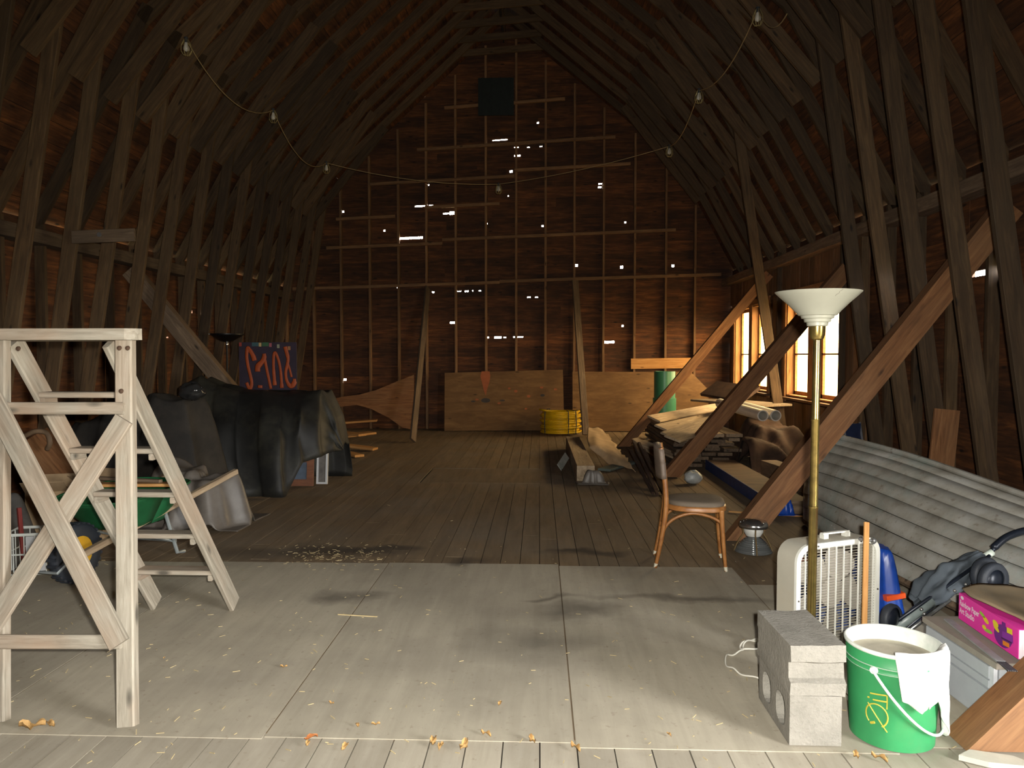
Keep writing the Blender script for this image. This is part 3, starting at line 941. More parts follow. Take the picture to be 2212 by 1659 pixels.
# rag hanging over the rim
def rag_fn(u, v):
    ph = math.radians(-113 + 92 * u)
    # two tails with a notch between them
    if u < 0.42:
        ln = 0.205 - 0.045 * abs(u - 0.25) / 0.25
    elif u < 0.56:
        ln = 0.205 + (0.14 - 0.205) * (u - 0.42) / 0.14
    else:
        ln = 0.14 + 0.185 * min(1.0, (u - 0.56) / 0.34)
    s = v * (ln + 0.075)
    wob = 0.008 * math.sin(u * 21 + v * 3) + 0.006 * math.sin(u * 37 + 1) + 0.008 * mnoise.noise(Vector((u * 5, v * 5, 1)))
    if s < 0.045:        # inside
        z = 0.335 + s * 0.9
        return on_bucket(ph, z, -0.018 + 0.2 * wob)
    if s < 0.075:        # over the rim
        a = (s - 0.045) / 0.03 * math.pi
        return on_bucket(ph, 0.377 + 0.013 * math.sin(a), -0.013 * math.cos(a) + 0.004)
    d = s - 0.075
    z = 0.372 - d
    spread = 1.0 - 0.25 * d / 0.3
    ph2 = math.radians(-113 + 46) + (ph - math.radians(-113 + 46)) * spread + d * 0.25
    return on_bucket(ph2, z, 0.014 + 0.05 * d + wob)
m = MB().grid(rag_fn, 44, 26)
rg = part('cleaning_rag', m, M['rag'], None, True, loc=BC)
tag(rg, 'white stained rag hanging over the rim of green bucket', 'rag')
sm = rg.modifiers.new('thickness', 'SOLIDIFY'); sm.thickness = 0.004; sm.offset = 1

# ------------------------------------------------------------------ box fan
M['fancream'] = plain('cream_enamel', (0.43, 0.405, 0.335), 0.55, spread=0.06, dirt=(0.42, 0.37, 0.28), dirt_amt=0.5, scale=7)
M['fanwhite'] = plain('ivory_plastic', (0.74, 0.74, 0.67), 0.5, spread=0.05)
M['fangrey'] = plain('blade_plastic', (0.30, 0.275, 0.235), 0.55, spread=0.05)
FW, FD = 0.545, 0.125
fan = thing('box_fan', 'cream box fan with white grille behind the concrete blocks', 'fan', (1.475, 3.80, 0.012), math.radians(24))
zc = FW / 2 + 0.012
Mz = Matrix.Translation((0, 0, zc))
m = MB(); ring_prism(m, rrect(FW, FW, 0.085), rrect(FW - 0.012, FW - 0.012, 0.08), -FD / 2, FD / 2, Mz)
part('casing', m, M['fancream'], fan, True, auto=35)
m = MB(); ring_prism(m, rrect(FW + 0.002, FW + 0.002, 0.086), rrect(FW - 0.05, FW - 0.05, 0.065), -FD / 2 - 0.012, -FD / 2 + 0.004, Mz)
part('front_bezel', m, M['fanwhite'], fan, True, auto=35)
gi = FW - 0.05
def half_at(x, r=0.065):
    h = gi / 2
    ax = abs(x)
    if ax <= h - r: return h
    return h - r + math.sqrt(max(0, r * r - (ax - (h - r)) ** 2))
for k in range(10):
    x = -gi / 2 + gi * (k + 0.7) / 10
    hh = half_at(x)
    part('grille_bar', MB().box((x, -FD / 2 - 0.004, zc), (0.0042, 0.008, 2 * hh)), M['fanwhite'], fan)
m = MB()
for k in range(36):
    z = -gi / 2 + gi * (k + 0.5) / 36
    hh = half_at(z)
    m.box((0, -FD / 2 + 0.001, zc + z), (2 * hh, 0.008, 0.0020))
o = part('grille_slats', m, M['fancream'], fan); o['kind'] = 'stuff'
m = MB()
for k in range(22):
    z = -gi / 2 + gi * (k + 0.5) / 22
    m.box((0, FD / 2 - 0.004, zc + z), (2 * half_at(z), 0.003, 0.0025))
o = part('rear_grille_slats', m, M['fangrey'], fan); o['kind'] = 'stuff'
part('motor_hub', MB().lathe([(0, -0.03), (0.06, -0.03), (0.075, -0.015), (0.075, 0.03), (0, 0.03)], 28, Mz @ Matrix.Rotation(math.pi / 2, 4, 'X')), M['fangrey'], fan, True, auto=40)
for k in range(5):
    a0 = math.radians(72 * k + 62)
    def bf(u, v, a0=a0):
        r = 0.06 + 0.165 * u
        w = (0.20 + 0.26 * math.sin(math.pi * min(1, u * 0.55 + 0.15))) * (1.0 if u < 0.7 else math.sqrt(max(0.02, 1 - ((u - 0.7) / 0.31) ** 2)))
        a = a0 + (v - 0.5) * 2 * w 
        return (r * math.cos(a), (v - 0.5) * 0.05, zc + r * math.sin(a))
    o = part('blade', MB().grid(bf, 14, 8), M['fangrey'], fan, True)
m = MB()
m.box((-0.03, 0, FW + 0.022), (0.03, 0.03, 0.026)); m.box((0.115, 0, FW + 0.022), (0.03, 0.03, 0.026)); m.box((0.0425, 0, FW + 0.037), (0.175, 0.02, 0.008))
part('carry_handle', m, M['fanwhite'], fan)
part('speed_knob', MB().lathe([(0.018, 0), (0.022, 0.004), (0.02, 0.022), (0, 0.023)], 14, Matrix.Translation((-0.105, 0, FW + 0.011))), M['fanwhite'], fan, True, auto=40)
for (x, z) in ((-0.14, FW / 2 - 0.013), (0.14, FW / 2 - 0.013), (-FW / 2 + 0.013, 0.0), (FW / 2 - 0.013, 0.0)):
    part('screw', MB().lathe([(0, 0.004), (0.005, 0.003), (0.005, 0)], 8, Matrix.Translation((x, -FD / 2 - 0.012, zc + z)) @ Matrix.Rotation(math.pi / 2, 4, 'X')), plain('screw_dark', (0.1, 0.09, 0.08), 0.5, 0.6), fan)
for s in (-1, 1):
    part('foot', MB().box((s * 0.2, 0, 0.004), (0.05, FD + 0.03, 0.016)), M['fanwhite'], fan)
cp = [at(1648, 1372, 3.75), fl(1634, 1385), fl(1610, 1392), fl(1598, 1402), fl(1612, 1410), fl(1640, 1403), fl(1642, 1392), fl(1622, 1388), fl(1606, 1398), fl(1604, 1410), fl(1588, 1418), fl(1570, 1422), fl(1568, 1440), fl(1584, 1452), fl(1604, 1462), fl(1640, 1474), fl(1656, 1478)]
inv = Matrix.Rotation(-math.radians(24), 4, 'Z') @ Matrix.Translation(-fan.location)
def smooth_path(P, k=5):
    out = []
    P = [Vector(p) for p in P]
    for i in range(len(P) - 1):
        p0, p1, p2, p3 = P[max(i - 1, 0)], P[i], P[i + 1], P[min(i + 2, len(P) - 1)]
        for j in range(k):
            t = j / k
            out.append(0.5 * ((2 * p1) + (-p0 + p2) * t + (2 * p0 - 5 * p1 + 4 * p2 - p3) * t * t + (-p0 + 3 * p1 - 3 * p2 + p3) * t * t * t))
    out.append(P[-1])
    return out
cpath = smooth_path(cp)
for i, p in enumerate(cpath):
    p.z = max(p.z, 0.014 + 0.006 * math.sin(i * 0.7))
part('power_cord', MB().tube([inv @ p for p in cpath], 0.0045, 6), plain('cord_white', (0.62, 0.60, 0.52), 0.6), fan, True)

# ------------------------------------------------------------------ torchiere floor lamp with white shade
M['brass'] = plain('brass', (0.42, 0.31, 0.10), 0.24, 0.9, spread=0.3, scale=14, dirt=(0.14, 0.10, 0.05), dirt_amt=0.6)
M['shade'] = plain('white_glass_shade', (0.33, 0.325, 0.265), 0.35, spread=0.04)
LY = 3.36
ltop, lbot = at(1765, 735, LY), at(1752, 1400, LY)
lx0 = lbot.x - 0.003
lamp = thing('floor_lamp', 'brass floor lamp with wide white bowl shade behind concrete blocks', 'floor lamp', (lx0, LY, 0.008))
lean = math.atan2(ltop.x - lx0, ltop.z)
Ml = Matrix.Rotation(lean, 4, 'Y')
Z1 = ltop.z - 0.008
part('base', MB().lathe([(0.0, 0.0), (0.125, 0.0), (0.128, 0.012), (0.11, 0.024), (0.03, 0.036), (0.018, 0.06), (0, 0.06)], 36), M['brass'], lamp, True, auto=40)
part('pole', MB().lathe([(0.0195, 0.04), (0.0195, 0.80), (0.021, 0.802), (0.021, 0.812), (0.0185, 0.814), (0.0175, 1.2), (0.019, 1.203), (0.017, 1.21), (0.0165, Z1)], 20, Ml), M['brass'], lamp, True, auto=40)
zs = Z1
part('socket', MB().lathe([(0.012, zs - 0.01), (0.016, zs), (0.027, zs + 0.006), (0.033, zs + 0.025), (0.034, zs + 0.062), (0.03, zs + 0.066)], 24, Ml), M['brass'], lamp, True, auto=40)
prof = [(0.028, 0.060), (0.044, 0.064), (0.046, 0.079), (0.055, 0.081), (0.058, 0.095), (0.068, 0.097), (0.071, 0.109), (0.081, 0.111), (0.097, 0.130), (0.130, 0.164), (0.165, 0.196), (0.181, 0.212), (0.183, 0.215), (0.180, 0.216), (0.160, 0.196), (0.125, 0.164), (0.09, 0.132), (0.05, 0.09), (0.02, 0.075)]
part('shade', MB().lathe([(r, zs + z) for r, z in prof], 56, Ml), M['shade'], lamp, True, auto=28)
m = MB(); m.tube([Ml @ Vector(p) for p in ((0.13 - 0.10, -0.128, zs + 0.213), (0.035, -0.125, zs + 0.200), (0.022, -0.118, zs + 0.192), (0.02, -0.110, zs + 0.184))], 0.001, 5)
m2 = MB().tube([(Ml @ Vector((0.181 * math.cos(a) * r, 0.181 * math.sin(a) * r, zs + 0.2125 - (1 - r) * 0.185))) + Vector((0.0005, -0.0008, 0)) for a, r in ((-1.36, 1.0), (-1.38, 0.97), (-1.42, 0.95), (-1.40, 0.92), (-1.46, 0.88), (-1.47, 0.85))], 0.0009, 5)
part('crack', m2, plain('crack_dark', (0.2, 0.19, 0.16), 0.8), lamp)
part('bulb', MB().lathe([(0.014, zs + 0.07), (0.02, zs + 0.10), (0.03, zs + 0.13), (0.022, zs + 0.155), (0, zs + 0.163)], 18, Ml), M['fanwhite'], lamp, True)

# ------------------------------------------------------------------ yardstick with a stove bolt leaning on the fan
y0, y1 = atz(1868, 1420, 0.02), at(1872, 1128, 3.66)
y0 = Vector((at(1866, 1400, 3.60).x, 3.60, 0.012))
y1 = at(1872, 1128, 3.755)
ys_ = thing('wooden_slat', 'orange wooden slat with bolt leaning upright against box fan', 'wooden slat', y0)
beam('slat', (0, 0, 0.0), y1 - y0, 0.026, 0.012, M['freshwood'], ys_, up=(0.1, -1, 0.05), ch=0.002)
bp = at(1884, 1168, 3.745) - y0
bx = bp - Vector((0.02, 0, 0))
part('bolt_head', MB().lathe([(0, 0.02), (0.010, 0.018), (0.017, 0.008), (0.018, 0.0), (0, 0.0)], 16, Matrix.Translation(bp) @ Matrix.Rotation(math.pi / 2, 4, 'Y')), plain('bolt_steel', (0.34, 0.34, 0.33), 0.4, 0.8), ys_, True, auto=40)
part('bolt_shaft', MB().tube([bp, bp - Vector((0.062, -0.01, -0.006))], 0.006, 8), plain('bolt_steel2', (0.25, 0.25, 0.25), 0.4, 0.8), ys_)
part('nut', MB().lathe([(0, 0), (0.012, 0), (0.012, 0.010), (0, 0.010)], 6, Matrix.Translation(bp - Vector((0.056, -0.009, -0.006))) @ Matrix.Rotation(math.pi / 2, 4, 'Y')), plain('bolt_steel3', (0.25, 0.25, 0.25), 0.4, 0.8), ys_)

# ------------------------------------------------------------------ bentwood chair, seen from its side
CHX, CHY = 1.115, 5.33
ch = thing('bentwood_chair', 'bentwood side chair with padded seat standing on the open floor', 'chair', (CHX, CHY, 0.003), math.radians(-8))
cw = M['chairwood']
M['seatpad'] = plain('seat_vinyl', (0.16, 0.125, 0.09), 0.75, spread=0.1)
M['ferrule'] = plain('foot_ferrule', (0.62, 0.58, 0.45), 0.6)
# local: +x = front, y across
def seat_outline(s=1.0):
    pts = []
    for k in range(32):
        a = 2 * math.pi * k / 32
        ex = 0.72
        x = math.copysign(abs(math.cos(a)) ** ex, math.cos(a)) * 0.208 * s
        y = math.copysign(abs(math.sin(a)) ** ex, math.sin(a)) * (0.200 + 0.018 * math.cos(a)) * s
        pts.append((x + 0.005, y))
    return pts
def slab(mb, levels):
    n = 32
    vv = []
    for s, z in levels:
        vv += [(x, y, z) for x, y in seat_outline(s)]
    ff = [tuple(range(n))[::-1], tuple(range((len(levels) - 1) * n, len(levels) * n))]
    for k in range(len(levels) - 1):
        ff += [(k * n + i, k * n + (i + 1) % n, (k + 1) * n + (i + 1) % n, (k + 1) * n + i) for i in range(n)]
    mb.add(vv, ff)
m = MB(); slab(m, [(0.98, 0.405), (1.02, 0.41), (1.02, 0.435), (0.99, 0.442)]); part('seat_ring', m, cw, ch, True, auto=50)
m = MB(); slab(m, [(0.96, 0.442), (0.98, 0.452), (0.95, 0.468), (0.85, 0.476), (0.5, 0.480)]); part('seat', m, M['seatpad'], ch, True, auto=60)
for s in (-1, 1):
    y = s * 0.165
    fp = smooth_path([(0.205, y * 1.08, 0.0), (0.190, y * 1.03, 0.16), (0.178, y, 0.32), (0.172, y, 0.425)], 6)
    lg = part('leg', MB().tube(fp, [0.0115 + 0.008 * (i / (len(fp) - 1)) for i in range(len(fp))], 10), cw, ch, True)
    part('foot_cap', MB().tube([(0.2055, y * 1.08, 0.0), (0.2025, y * 1.073, 0.032)], [0.0115, 0.0135], 10), M['ferrule'], lg)
    rp = smooth_path([(-0.275, y * 1.05, 0.0), (-0.235, y * 1.02, 0.20), (-0.205, y, 0.42), (-0.212, y * 0.98, 0.60), (-0.235, y * 0.95, 0.80), (-0.243, y * 0.94, 0.845)], 6)
    lg = part('leg', MB().tube(rp, [0.0125 + 0.006 * min(1, i / 10) for i in range(len(rp))], 10), cw, ch, True)
    part('foot_cap', MB().tube([(-0.2755, y * 1.05, 0.0), (-0.269, y * 1.045, 0.032)], [0.012, 0.0142], 10), M['ferrule'], lg)
    arc = smooth_path([(-0.232, y * 0.97, 0.22), (-0.20, y * 0.96, 0.30), (-0.13, y * 0.95, 0.36), (-0.02, y * 0.95, 0.392), (0.10, y * 0.95, 0.372), (0.172, y * 0.97, 0.335)], 5)
    part('arch_brace', MB().tube(arc, 0.0115, 8), cw, ch, True)
arc = smooth_path([(0.178, -0.155, 0.30), (0.176, -0.10, 0.372), (0.176, 0, 0.392), (0.176, 0.10, 0.372), (0.178, 0.155, 0.30)], 5)
part('arch_brace', MB().tube(arc, 0.011, 8), cw, ch, True)
arc = smooth_path([(-0.222, -0.155, 0.26), (-0.212, -0.10, 0.36), (-0.21, 0, 0.385), (-0.212, 0.10, 0.36), (-0.222, 0.155, 0.26)], 5)
part('arch_brace', MB().tube(arc, 0.011, 8), cw, ch, True)
def bkf(u, v):
    y = (u - 0.5) * 0.37
    z = 0.63 + 0.235 * v - (0.03 * (2 * u - 1) ** 2) * (1 if v > 0.5 else 0)
    x = -0.215 - 0.045 * (1 - (2 * u - 1) ** 2) - 0.02 * v
    return (x, y, z)
m = MB().grid(bkf, 14, 8)
bo = part('backrest', m, plain('backrest_vinyl', (0.16, 0.12, 0.09), 0.6), ch, True)
sm = bo.modifiers.new('thickness', 'SOLIDIFY'); sm.thickness = 0.032; sm.offset = 0

# ------------------------------------------------------------------ beehive glass lantern by the brace foot
LN = fl(1627, 1192)
M['lanternglass'] = plain('ribbed_glass', (0.16, 0.17, 0.17), 0.12, 0.35, spread=0.3, scale=20, stretch=(0.2, 0.2, 8))
M['chrome'] = plain('dull_chrome', (0.55, 0.55, 0.54), 0.18, 0.95, spread=0.1)
M['rustystrap'] = plain('rusty_strap', (0.17, 0.115, 0.05), 0.6, 0.5)
ln_ = thing('glass_lantern', 'old ribbed glass lantern with chrome cap at foot of brace', 'lantern', (LN.x, LN.y, 0.006))
prof = []
for k in range(9):
    z = 0.0 + 0.013 * k
    r = 0.138 - 0.0068 * k - 0.0006 * k * k
    prof += [(r, z), (r + 0.004, z + 0.005), (r, z + 0.010)]
prof += [(0.055, 0.125), (0.05, 0.13)]
part('ribbed_globe', MB().lathe(prof, 36, capb=True), M['lanternglass'], ln_, True)
part('inner_sleeve', MB().lathe([(0.055, 0.12), (0.072, 0.15), (0.072, 0.185), (0.06, 0.19)], 28), plain('frosted_sleeve', (0.62, 0.62, 0.58), 0.5), ln_, True)
part('cap', MB().lathe([(0.075, 0.178), (0.105, 0.185), (0.108, 0.205), (0.095, 0.232), (0.05, 0.246), (0, 0.250)], 36), M['chrome'], ln_, True)
for k in range(4):
    a = math.radians(-95 + 90 * k)
    ca_, sa_ = math.cos(a), math.sin(a)
    part('strap', MB().tube([(ca_ * r, sa_ * r, z) for r, z in ((0.143, 0.0), (0.125, 0.05), (0.098, 0.10), (0.074, 0.135), (0.080, 0.18))], 0.006, 6), M['rustystrap'], ln_)

# ------------------------------------------------------------------ grey storage chest, metal comb strip, pink craft box, kraft cardboard
M['greyplastic'] = plain('grey_plastic', (0.46, 0.49, 0.52), 0.5, spread=0.05)
M['dustytop'] = plain('dusty_top', (0.30, 0.27, 0.225), 0.85, spread=0.12, dirt=(0.22, 0.20, 0.17))
gx, gy0, gy1 = 1.80, 2.97, 3.47
gb = thing('storage_chest', 'pale grey drawer chest with dusty top under pink box', 'chest', (gx + 0.26, (gy0 + gy1) / 2, 0.008), math.radians(2))
gw, gd, gh = 0.50, gy1 - gy0, 0.255
part('body', MB().box((0, 0, gh / 2 - 0.005), (gw, gd, gh - 0.01)), M['greyplastic'], gb)
part('lid', MB().box((0.0, 0, gh + 0.008), (gw + 0.03, gd + 0.03, 0.025)), M['dustytop'], gb)
for (z0, z1) in ((0.012, 0.145), (0.155, 0.185), (0.192, gh - 0.012)):
    part('drawer_front', MB().box((-gw / 2 - 0.006, 0.01, (z0 + z1) / 2), (0.014, gd - 0.05, z1 - z0)), M['greyplastic'], gb)
part('corner_post', MB().box((-gw / 2 - 0.004, -gd / 2 + 0.012, gh / 2), (0.022, 0.024, gh - 0.012)), plain('pale_plastic', (0.66, 0.69, 0.74), 0.4), gb)
# comb strip
cs0, cs1 = atz(2047, 1338, 0.292), atz(2185, 1447, 0.292)
cs = thing('metal_comb_strip', 'grey metal strip with comb teeth lying across the chest lid', 'metal strip', cs0)
dv = cs1 - cs0
beam('strip', (0, 0, 0), dv * 0.86, 0.034, 0.006, plain('zinc', (0.40, 0.42, 0.42), 0.5, 0.4), cs, ch=0)
sd = Vector((-dv.y, dv.x, 0)).normalized()
for k in range(6):
    o_ = sd * (-0.015 + 0.006 * k)
    beam('tooth', dv * 0.86 + o_, dv * 1.02 + o_, 0.003, 0.004, plain('zinc_dark', (0.10, 0.10, 0.11), 0.5, 0.4) if k == 0 else bpy.data.materials['zinc_dark'], cs, ch=0)
# pink box standing on the lid, its long side to the left
M['pink'] = plain('pink_card', (0.78, 0.04, 0.36), 0.45, spread=0.04)
M['white'] = plain('white_print', (0.80, 0.72, 0.78), 0.5, spread=0.02)
px_, pyc, pz = 1.905, 3.185, 0.2985
pb = thing('craft_box', 'bright pink craft kit box with white lettering and purple picture', 'box', (px_, pyc, pz), math.radians(-3))
PL, PH, PD = 0.46, 0.118, 0.24
part('carton', MB().box((PD / 2, 0, PH / 2), (PD, PL, PH)), M['pink'], pb)
part('end_panel', MB().box((PD / 2, -PL / 2 - 0.0008, PH / 2), (PD - 0.004, 0.0016, PH - 0.004)), M['white'], pb)
def face_poly(name, pts, mat, lift=0.001):      # u to the right (towards -y), v up
    m = MB()
    m.add([(-lift, PL / 2 - u, v) for u, v in pts], [tuple(range(len(pts)))])
    return part(name, m, mat, pb)
def face_text(s, u0, v0, size, mat, lift=0.0015, sx=1.0):
    vv, ff = text_mesh(s, size)
    m = MB()
    m.add([(-lift, PL / 2 - (u0 + v.x * sx), v0 + v.y) for v in vv], ff)
    return part('lettering', m, mat, pb)
face_text('Rainbow Paper', 0.010, 0.066, 0.036, M['white'], sx=0.74)
face_text('Art Studio', 0.010, 0.032, 0.036, M['white'], sx=0.82)
def ell(cu, cv, ru, rv, rot=0.0, n=18):
    c_, s_ = math.cos(rot), math.sin(rot)
    return [(cu + ru * math.cos(a) * c_ - rv * math.sin(a) * s_, cv + ru * math.cos(a) * s_ + rv * math.sin(a) * c_) for a in [2 * math.pi * k / n for k in range(n)]]
pcol = lambda n_, c_: plain(n_, c_, 0.5, spread=0.05)
P_purple, P_yel, P_or, P_gr, P_dk = pcol('print_purple', (0.16, 0.02, 0.22)), pcol('print_yellow', (0.75, 0.60, 0.03)), pcol('print_orange', (0.75, 0.22, 0.02)), pcol('print_green', (0.30, 0.55, 0.05)), pcol('print_dark', (0.05, 0.01, 0.07))
face_poly('emblem', ell(0.030, 0.103, 0.014, 0.008), M['white'])
face_poly('picture_shape', ell(0.198, 0.086, 0.024, 0.008, -0.25), P_gr)
face_poly('picture_shape', ell(0.226, 0.072, 0.024, 0.011, -0.3), P_yel)
face_poly('picture_shape', ell(0.245, 0.032, 0.034, 0.008, 0.1), P_gr)
face_poly('picture_shape', ell(0.215, 0.038, 0.016, 0.009, 0.1), P_yel, 0.0013)
face_poly('picture_shape', ell(0.355, 0.052, 0.066, 0.046, 0.15), P_purple)
face_poly('picture_shape', ell(0.300, 0.084, 0.022, 0.012, -0.2), P_yel, 0.0014)
face_poly('picture_shape', ell(0.306, 0.068, 0.024, 0.010, -0.4), P_yel, 0.0016)
face_poly('picture_shape', [(0.345, 0.110), (0.372, 0.112), (0.374, 0.085), (0.347, 0.083)], P_purple, 0.0016)
face_poly('picture_shape', [(0.350, 0.072), (0.425, 0.080), (0.428, 0.050), (0.352, 0.044)], pcol('print_violet', (0.24, 0.03, 0.33)), 0.0018)
face_poly('picture_shape', [(0.382, 0.100), (0.420, 0.103), (0.422, 0.082), (0.384, 0.078)], P_yel, 0.0020)
face_poly('picture_shape', [(0.355, 0.036), (0.402, 0.040), (0.404, 0.022), (0.357, 0.018)], P_or, 0.0020)
face_poly('picture_shape', [(0.345, 0.046), (0.420, 0.052), (0.420, 0.046), (0.345, 0.040)], P_dk, 0.0021)
# kraft cardboard sheet lying crumpled on the box
M['kraft'] = plain('kraft_card', (0.30, 0.225, 0.135), 0.85, spread=0.1, dirt=(0.22, 0.20, 0.155), dirt_amt=0.6)
kr0 = Vector((1.925, 3.20, 0.0))
def krf(u, v):
    x = 0.0 + 0.36 * u
    y = 0.21 - 0.44 * v
    z = pz + PH + 0.006 + 0.05 * (1 - v) * (0.35 + 0.65 * u) + 0.012 * math.sin(u * 6 + v * 3) + 0.016 * mnoise.noise(Vector((u * 3, v * 3, 5)))
    z = max(z, pz + PH + 0.004)
    if u < 0.12 and v > 0.45: z -= 0.0
    return (x - 0.03 * math.sin(v * 5), y, z)
kr = part('kraft_cardboard', MB().grid(krf, 18, 18), M['kraft'], None, True, loc=kr0)
sm = kr.modifiers.new('thickness', 'SOLIDIFY'); sm.thickness = 0.006; sm.offset = 1
tag(kr, 'crumpled brown kraft cardboard lying on the pink craft box', 'cardboard')

# ------------------------------------------------------------------ folded pushchair
M['pushfabric'] = plain('pushchair_fabric', (0.055, 0.068, 0.082), 0.8, spread=0.2, scale=5, bump=0.2)
M['pushframe'] = plain('pushchair_frame', (0.012, 0.016, 0.025), 0.35, 0.3)
M['rubber'] = plain('rubber', (0.025, 0.03, 0.04), 0.6)
M['silver'] = plain('silver_tube', (0.55, 0.56, 0.55), 0.25, 0.9)
s0, s1 = at(1905, 1368, 3.72), at(2122, 1205, 3.88)
st = thing('folded_stroller', 'folded dark blue umbrella stroller leaning on the upturned boat', 'stroller', (s0.x, s0.y, 0))
def sl_(v): return Vector(v) - Vector((s0.x, s0.y, 0))
ax = (s1 - s0)
sdn = Vector((0, 0, 1)) - ax.normalized() * ax.normalized().z
sdn.normalize()
prp = ax.normalized().cross(sdn)
fabp = []
def fab(u, v):
    c_ = s0 + ax * (0.36 + 0.64 * u)
    r = 0.022 + 0.052 * math.sin(math.pi * min(1, 0.12 + u * 0.88)) ** 0.8 * (1 - 0.35 * u)
    a = 2 * math.pi * v
    k = 1 + 0.22 * math.sin(3 * a + u * 7) + 0.16 * math.sin(7 * a - u * 6) + 0.35 * mnoise.noise(Vector((u * 7, math.cos(a) * 2, math.sin(a) * 2)))
    return sl_(c_ + sdn * (r * math.sin(a) * k * 1.0 + 0.02) + prp * (r * math.cos(a) * k))
part('seat_fabric', MB().grid(fab, 40, 36), M['pushfabric'], st, True)
for (o1, o2, r_) in ((-0.05, -0.045, 0.011), (0.0, 0.035, 0.010), (-0.085, -0.02, 0.009), (0.055, 0.06, 0.009)):
    a_, b_ = s0 + sdn * o1 + prp * o2, s1 + sdn * o1 * 0.6 + prp * o2
    if a_.z < 0.03: a_.z = 0.03
    part('frame_tube', MB().tube([sl_(a_), sl_(b_)], r_, 8), M['pushframe'], st, True)
a_, b_ = s0 + sdn * -0.03 + prp * 0.06 + ax * 0.05, s0 + ax * 0.55 + sdn * -0.03 + prp * 0.06
part('silver_tube', MB().tube([sl_(a_), sl_(b_)], 0.010, 8), M['silver'], st, True)
a_, b_ = s0 + sdn * 0.02 + prp * 0.05 + ax * 0.06, s0 + ax * 0.42 + sdn * 0.02 + prp * 0.05
part('clear_pocket', MB().tube([sl_(a_), sl_(b_)], [0.024, 0.03], 8), plain('pocket_fabric', (0.20, 0.24, 0.235), 0.4), st, True)
hp = smooth_path([s1 - ax * 0.04, s1 + ax * 0.10, at(2150, 1180, 3.9), at(2175, 1160, 3.92), at(2212, 1147, 3.95), at(2250, 1143, 3.98)], 4)
part('foam_handle', MB().tube([sl_(p) for p in hp], [0.012] * 7 + [0.019] * (len(hp) - 7), 10), M['pushframe'], st, True)
part('grip_ring', MB().tube([sl_(at(2128, 1203, 3.885)), sl_(at(2143, 1192, 3.89))], 0.0185, 10), M['bucketwhite'], st, True)
for (px, py, Y, rot, rr_) in ((2145, 1253, 3.70, 0.35, 0.088), (2128, 1240, 3.78, 0.35, 0.086), (1925, 1335, 3.66, 0.6, 0.07)):
    c_ = at(px, py, Y)
    Mx = Matrix.Translation(sl_(c_)) @ Matrix.Rotation(rot, 4, 'Z') @ Matrix.Rotation(math.pi / 2, 4, 'X')
    w_ = part('wheel', MB().lathe([(0.055, -0.018), (rr_ - 0.008, -0.022), (rr_, -0.010), (rr_, 0.010), (rr_ - 0.008, 0.022), (0.055, 0.018)], 28, Mx), M['rubber'], st, True)
    part('hub', MB().lathe([(0.0, -0.026), (0.02, -0.024), (0.056, -0.012), (0.056, 0.012), (0.02, 0.024), (0, 0.026)], 24, Mx), M['pushframe'], w_, True)
for (px, py, Y) in ((1990, 1316, 3.66), (1996, 1326, 3.66), (2062, 1276, 3.72), (2086, 1262, 3.75), (1960, 1362, 3.62)):
    part('rivet', MB().lathe([(0.009, 0), (0.008, 0.005), (0, 0.008)], 10, Matrix.Translation(sl_(at(px, py, Y))) @ Matrix.Rotation(math.pi / 2, 4, 'X')), M['silver'], st, True)

# ------------------------------------------------------------------ upturned clinker rowing boat
def boat_paint(name):
    m, t, b = _new(name)
    v = _coord(t, (1, 1, 1), False)
    n1 = _noise(t, v, 3.0, 6, 0.65)
    c = _ramp(t, n1, [(0.32, (0.29, 0.27, 0.225)), (0.5, (0.42, 0.405, 0.355)), (0.7, (0.54, 0.545, 0.515))])
    n2 = _noise(t, v, 2.0, 5, 0.7)
    c = _mix(t, _ramp(t, n2, [(0.5, (0, 0, 0)), (0.68, (0.6,) * 3)]), c, (0.30, 0.40, 0.375))
    n3 = _noise(t, v, 17, 5, 0.7)
    c = _mix(t, _ramp(t, n3, [(0.58, (0, 0, 0)), (0.7, (0.7,) * 3)]), c, (0.20, 0.155, 0.11))
    c = _vary(t, c, 0.1)
    t.links.new(c, b.inputs['Base Color']); b.inputs['Roughness'].default_value = 0.6
    _bump(t, b, n3, 0.2)
    return m
M['boat'] = boat_paint('boat_paint')
BO = Vector((2.9, 4.6, 0.0))
boat = thing('rowing_boat', 'upturned clinker rowing boat with worn grey green paint', 'boat', BO)
STN = [(6.60, 2.34, 0.04, 2.56, 0.79), (5.6, 2.245, 0.09, 2.73, 0.75), (4.5, 2.25, 0.115, 2.90, 0.65), (3.5, 2.42, 0.13, 3.02, 0.58), (2.6, 2.74, 0.15, 3.08, 0.50), (2.1, 3.06, 0.16, 3.10, 0.42)]
def stn(u):
    k = u * (len(STN) - 1)
    i = min(int(k), len(STN) - 2)
    f = k - i
    P0, P1, P2, P3 = STN[max(i - 1, 0)], STN[i], STN[i + 1], STN[min(i + 2, len(STN) - 1)]
    return [0.5 * (2 * b1 + (-a0 + c2) * f + (2 * a0 - 5 * b1 + 4 * c2 - d3) * f * f + (-a0 + 3 * b1 - 3 * c2 + d3) * f ** 3) for a0, b1, c2, d3 in zip(P0, P1, P2, P3)]
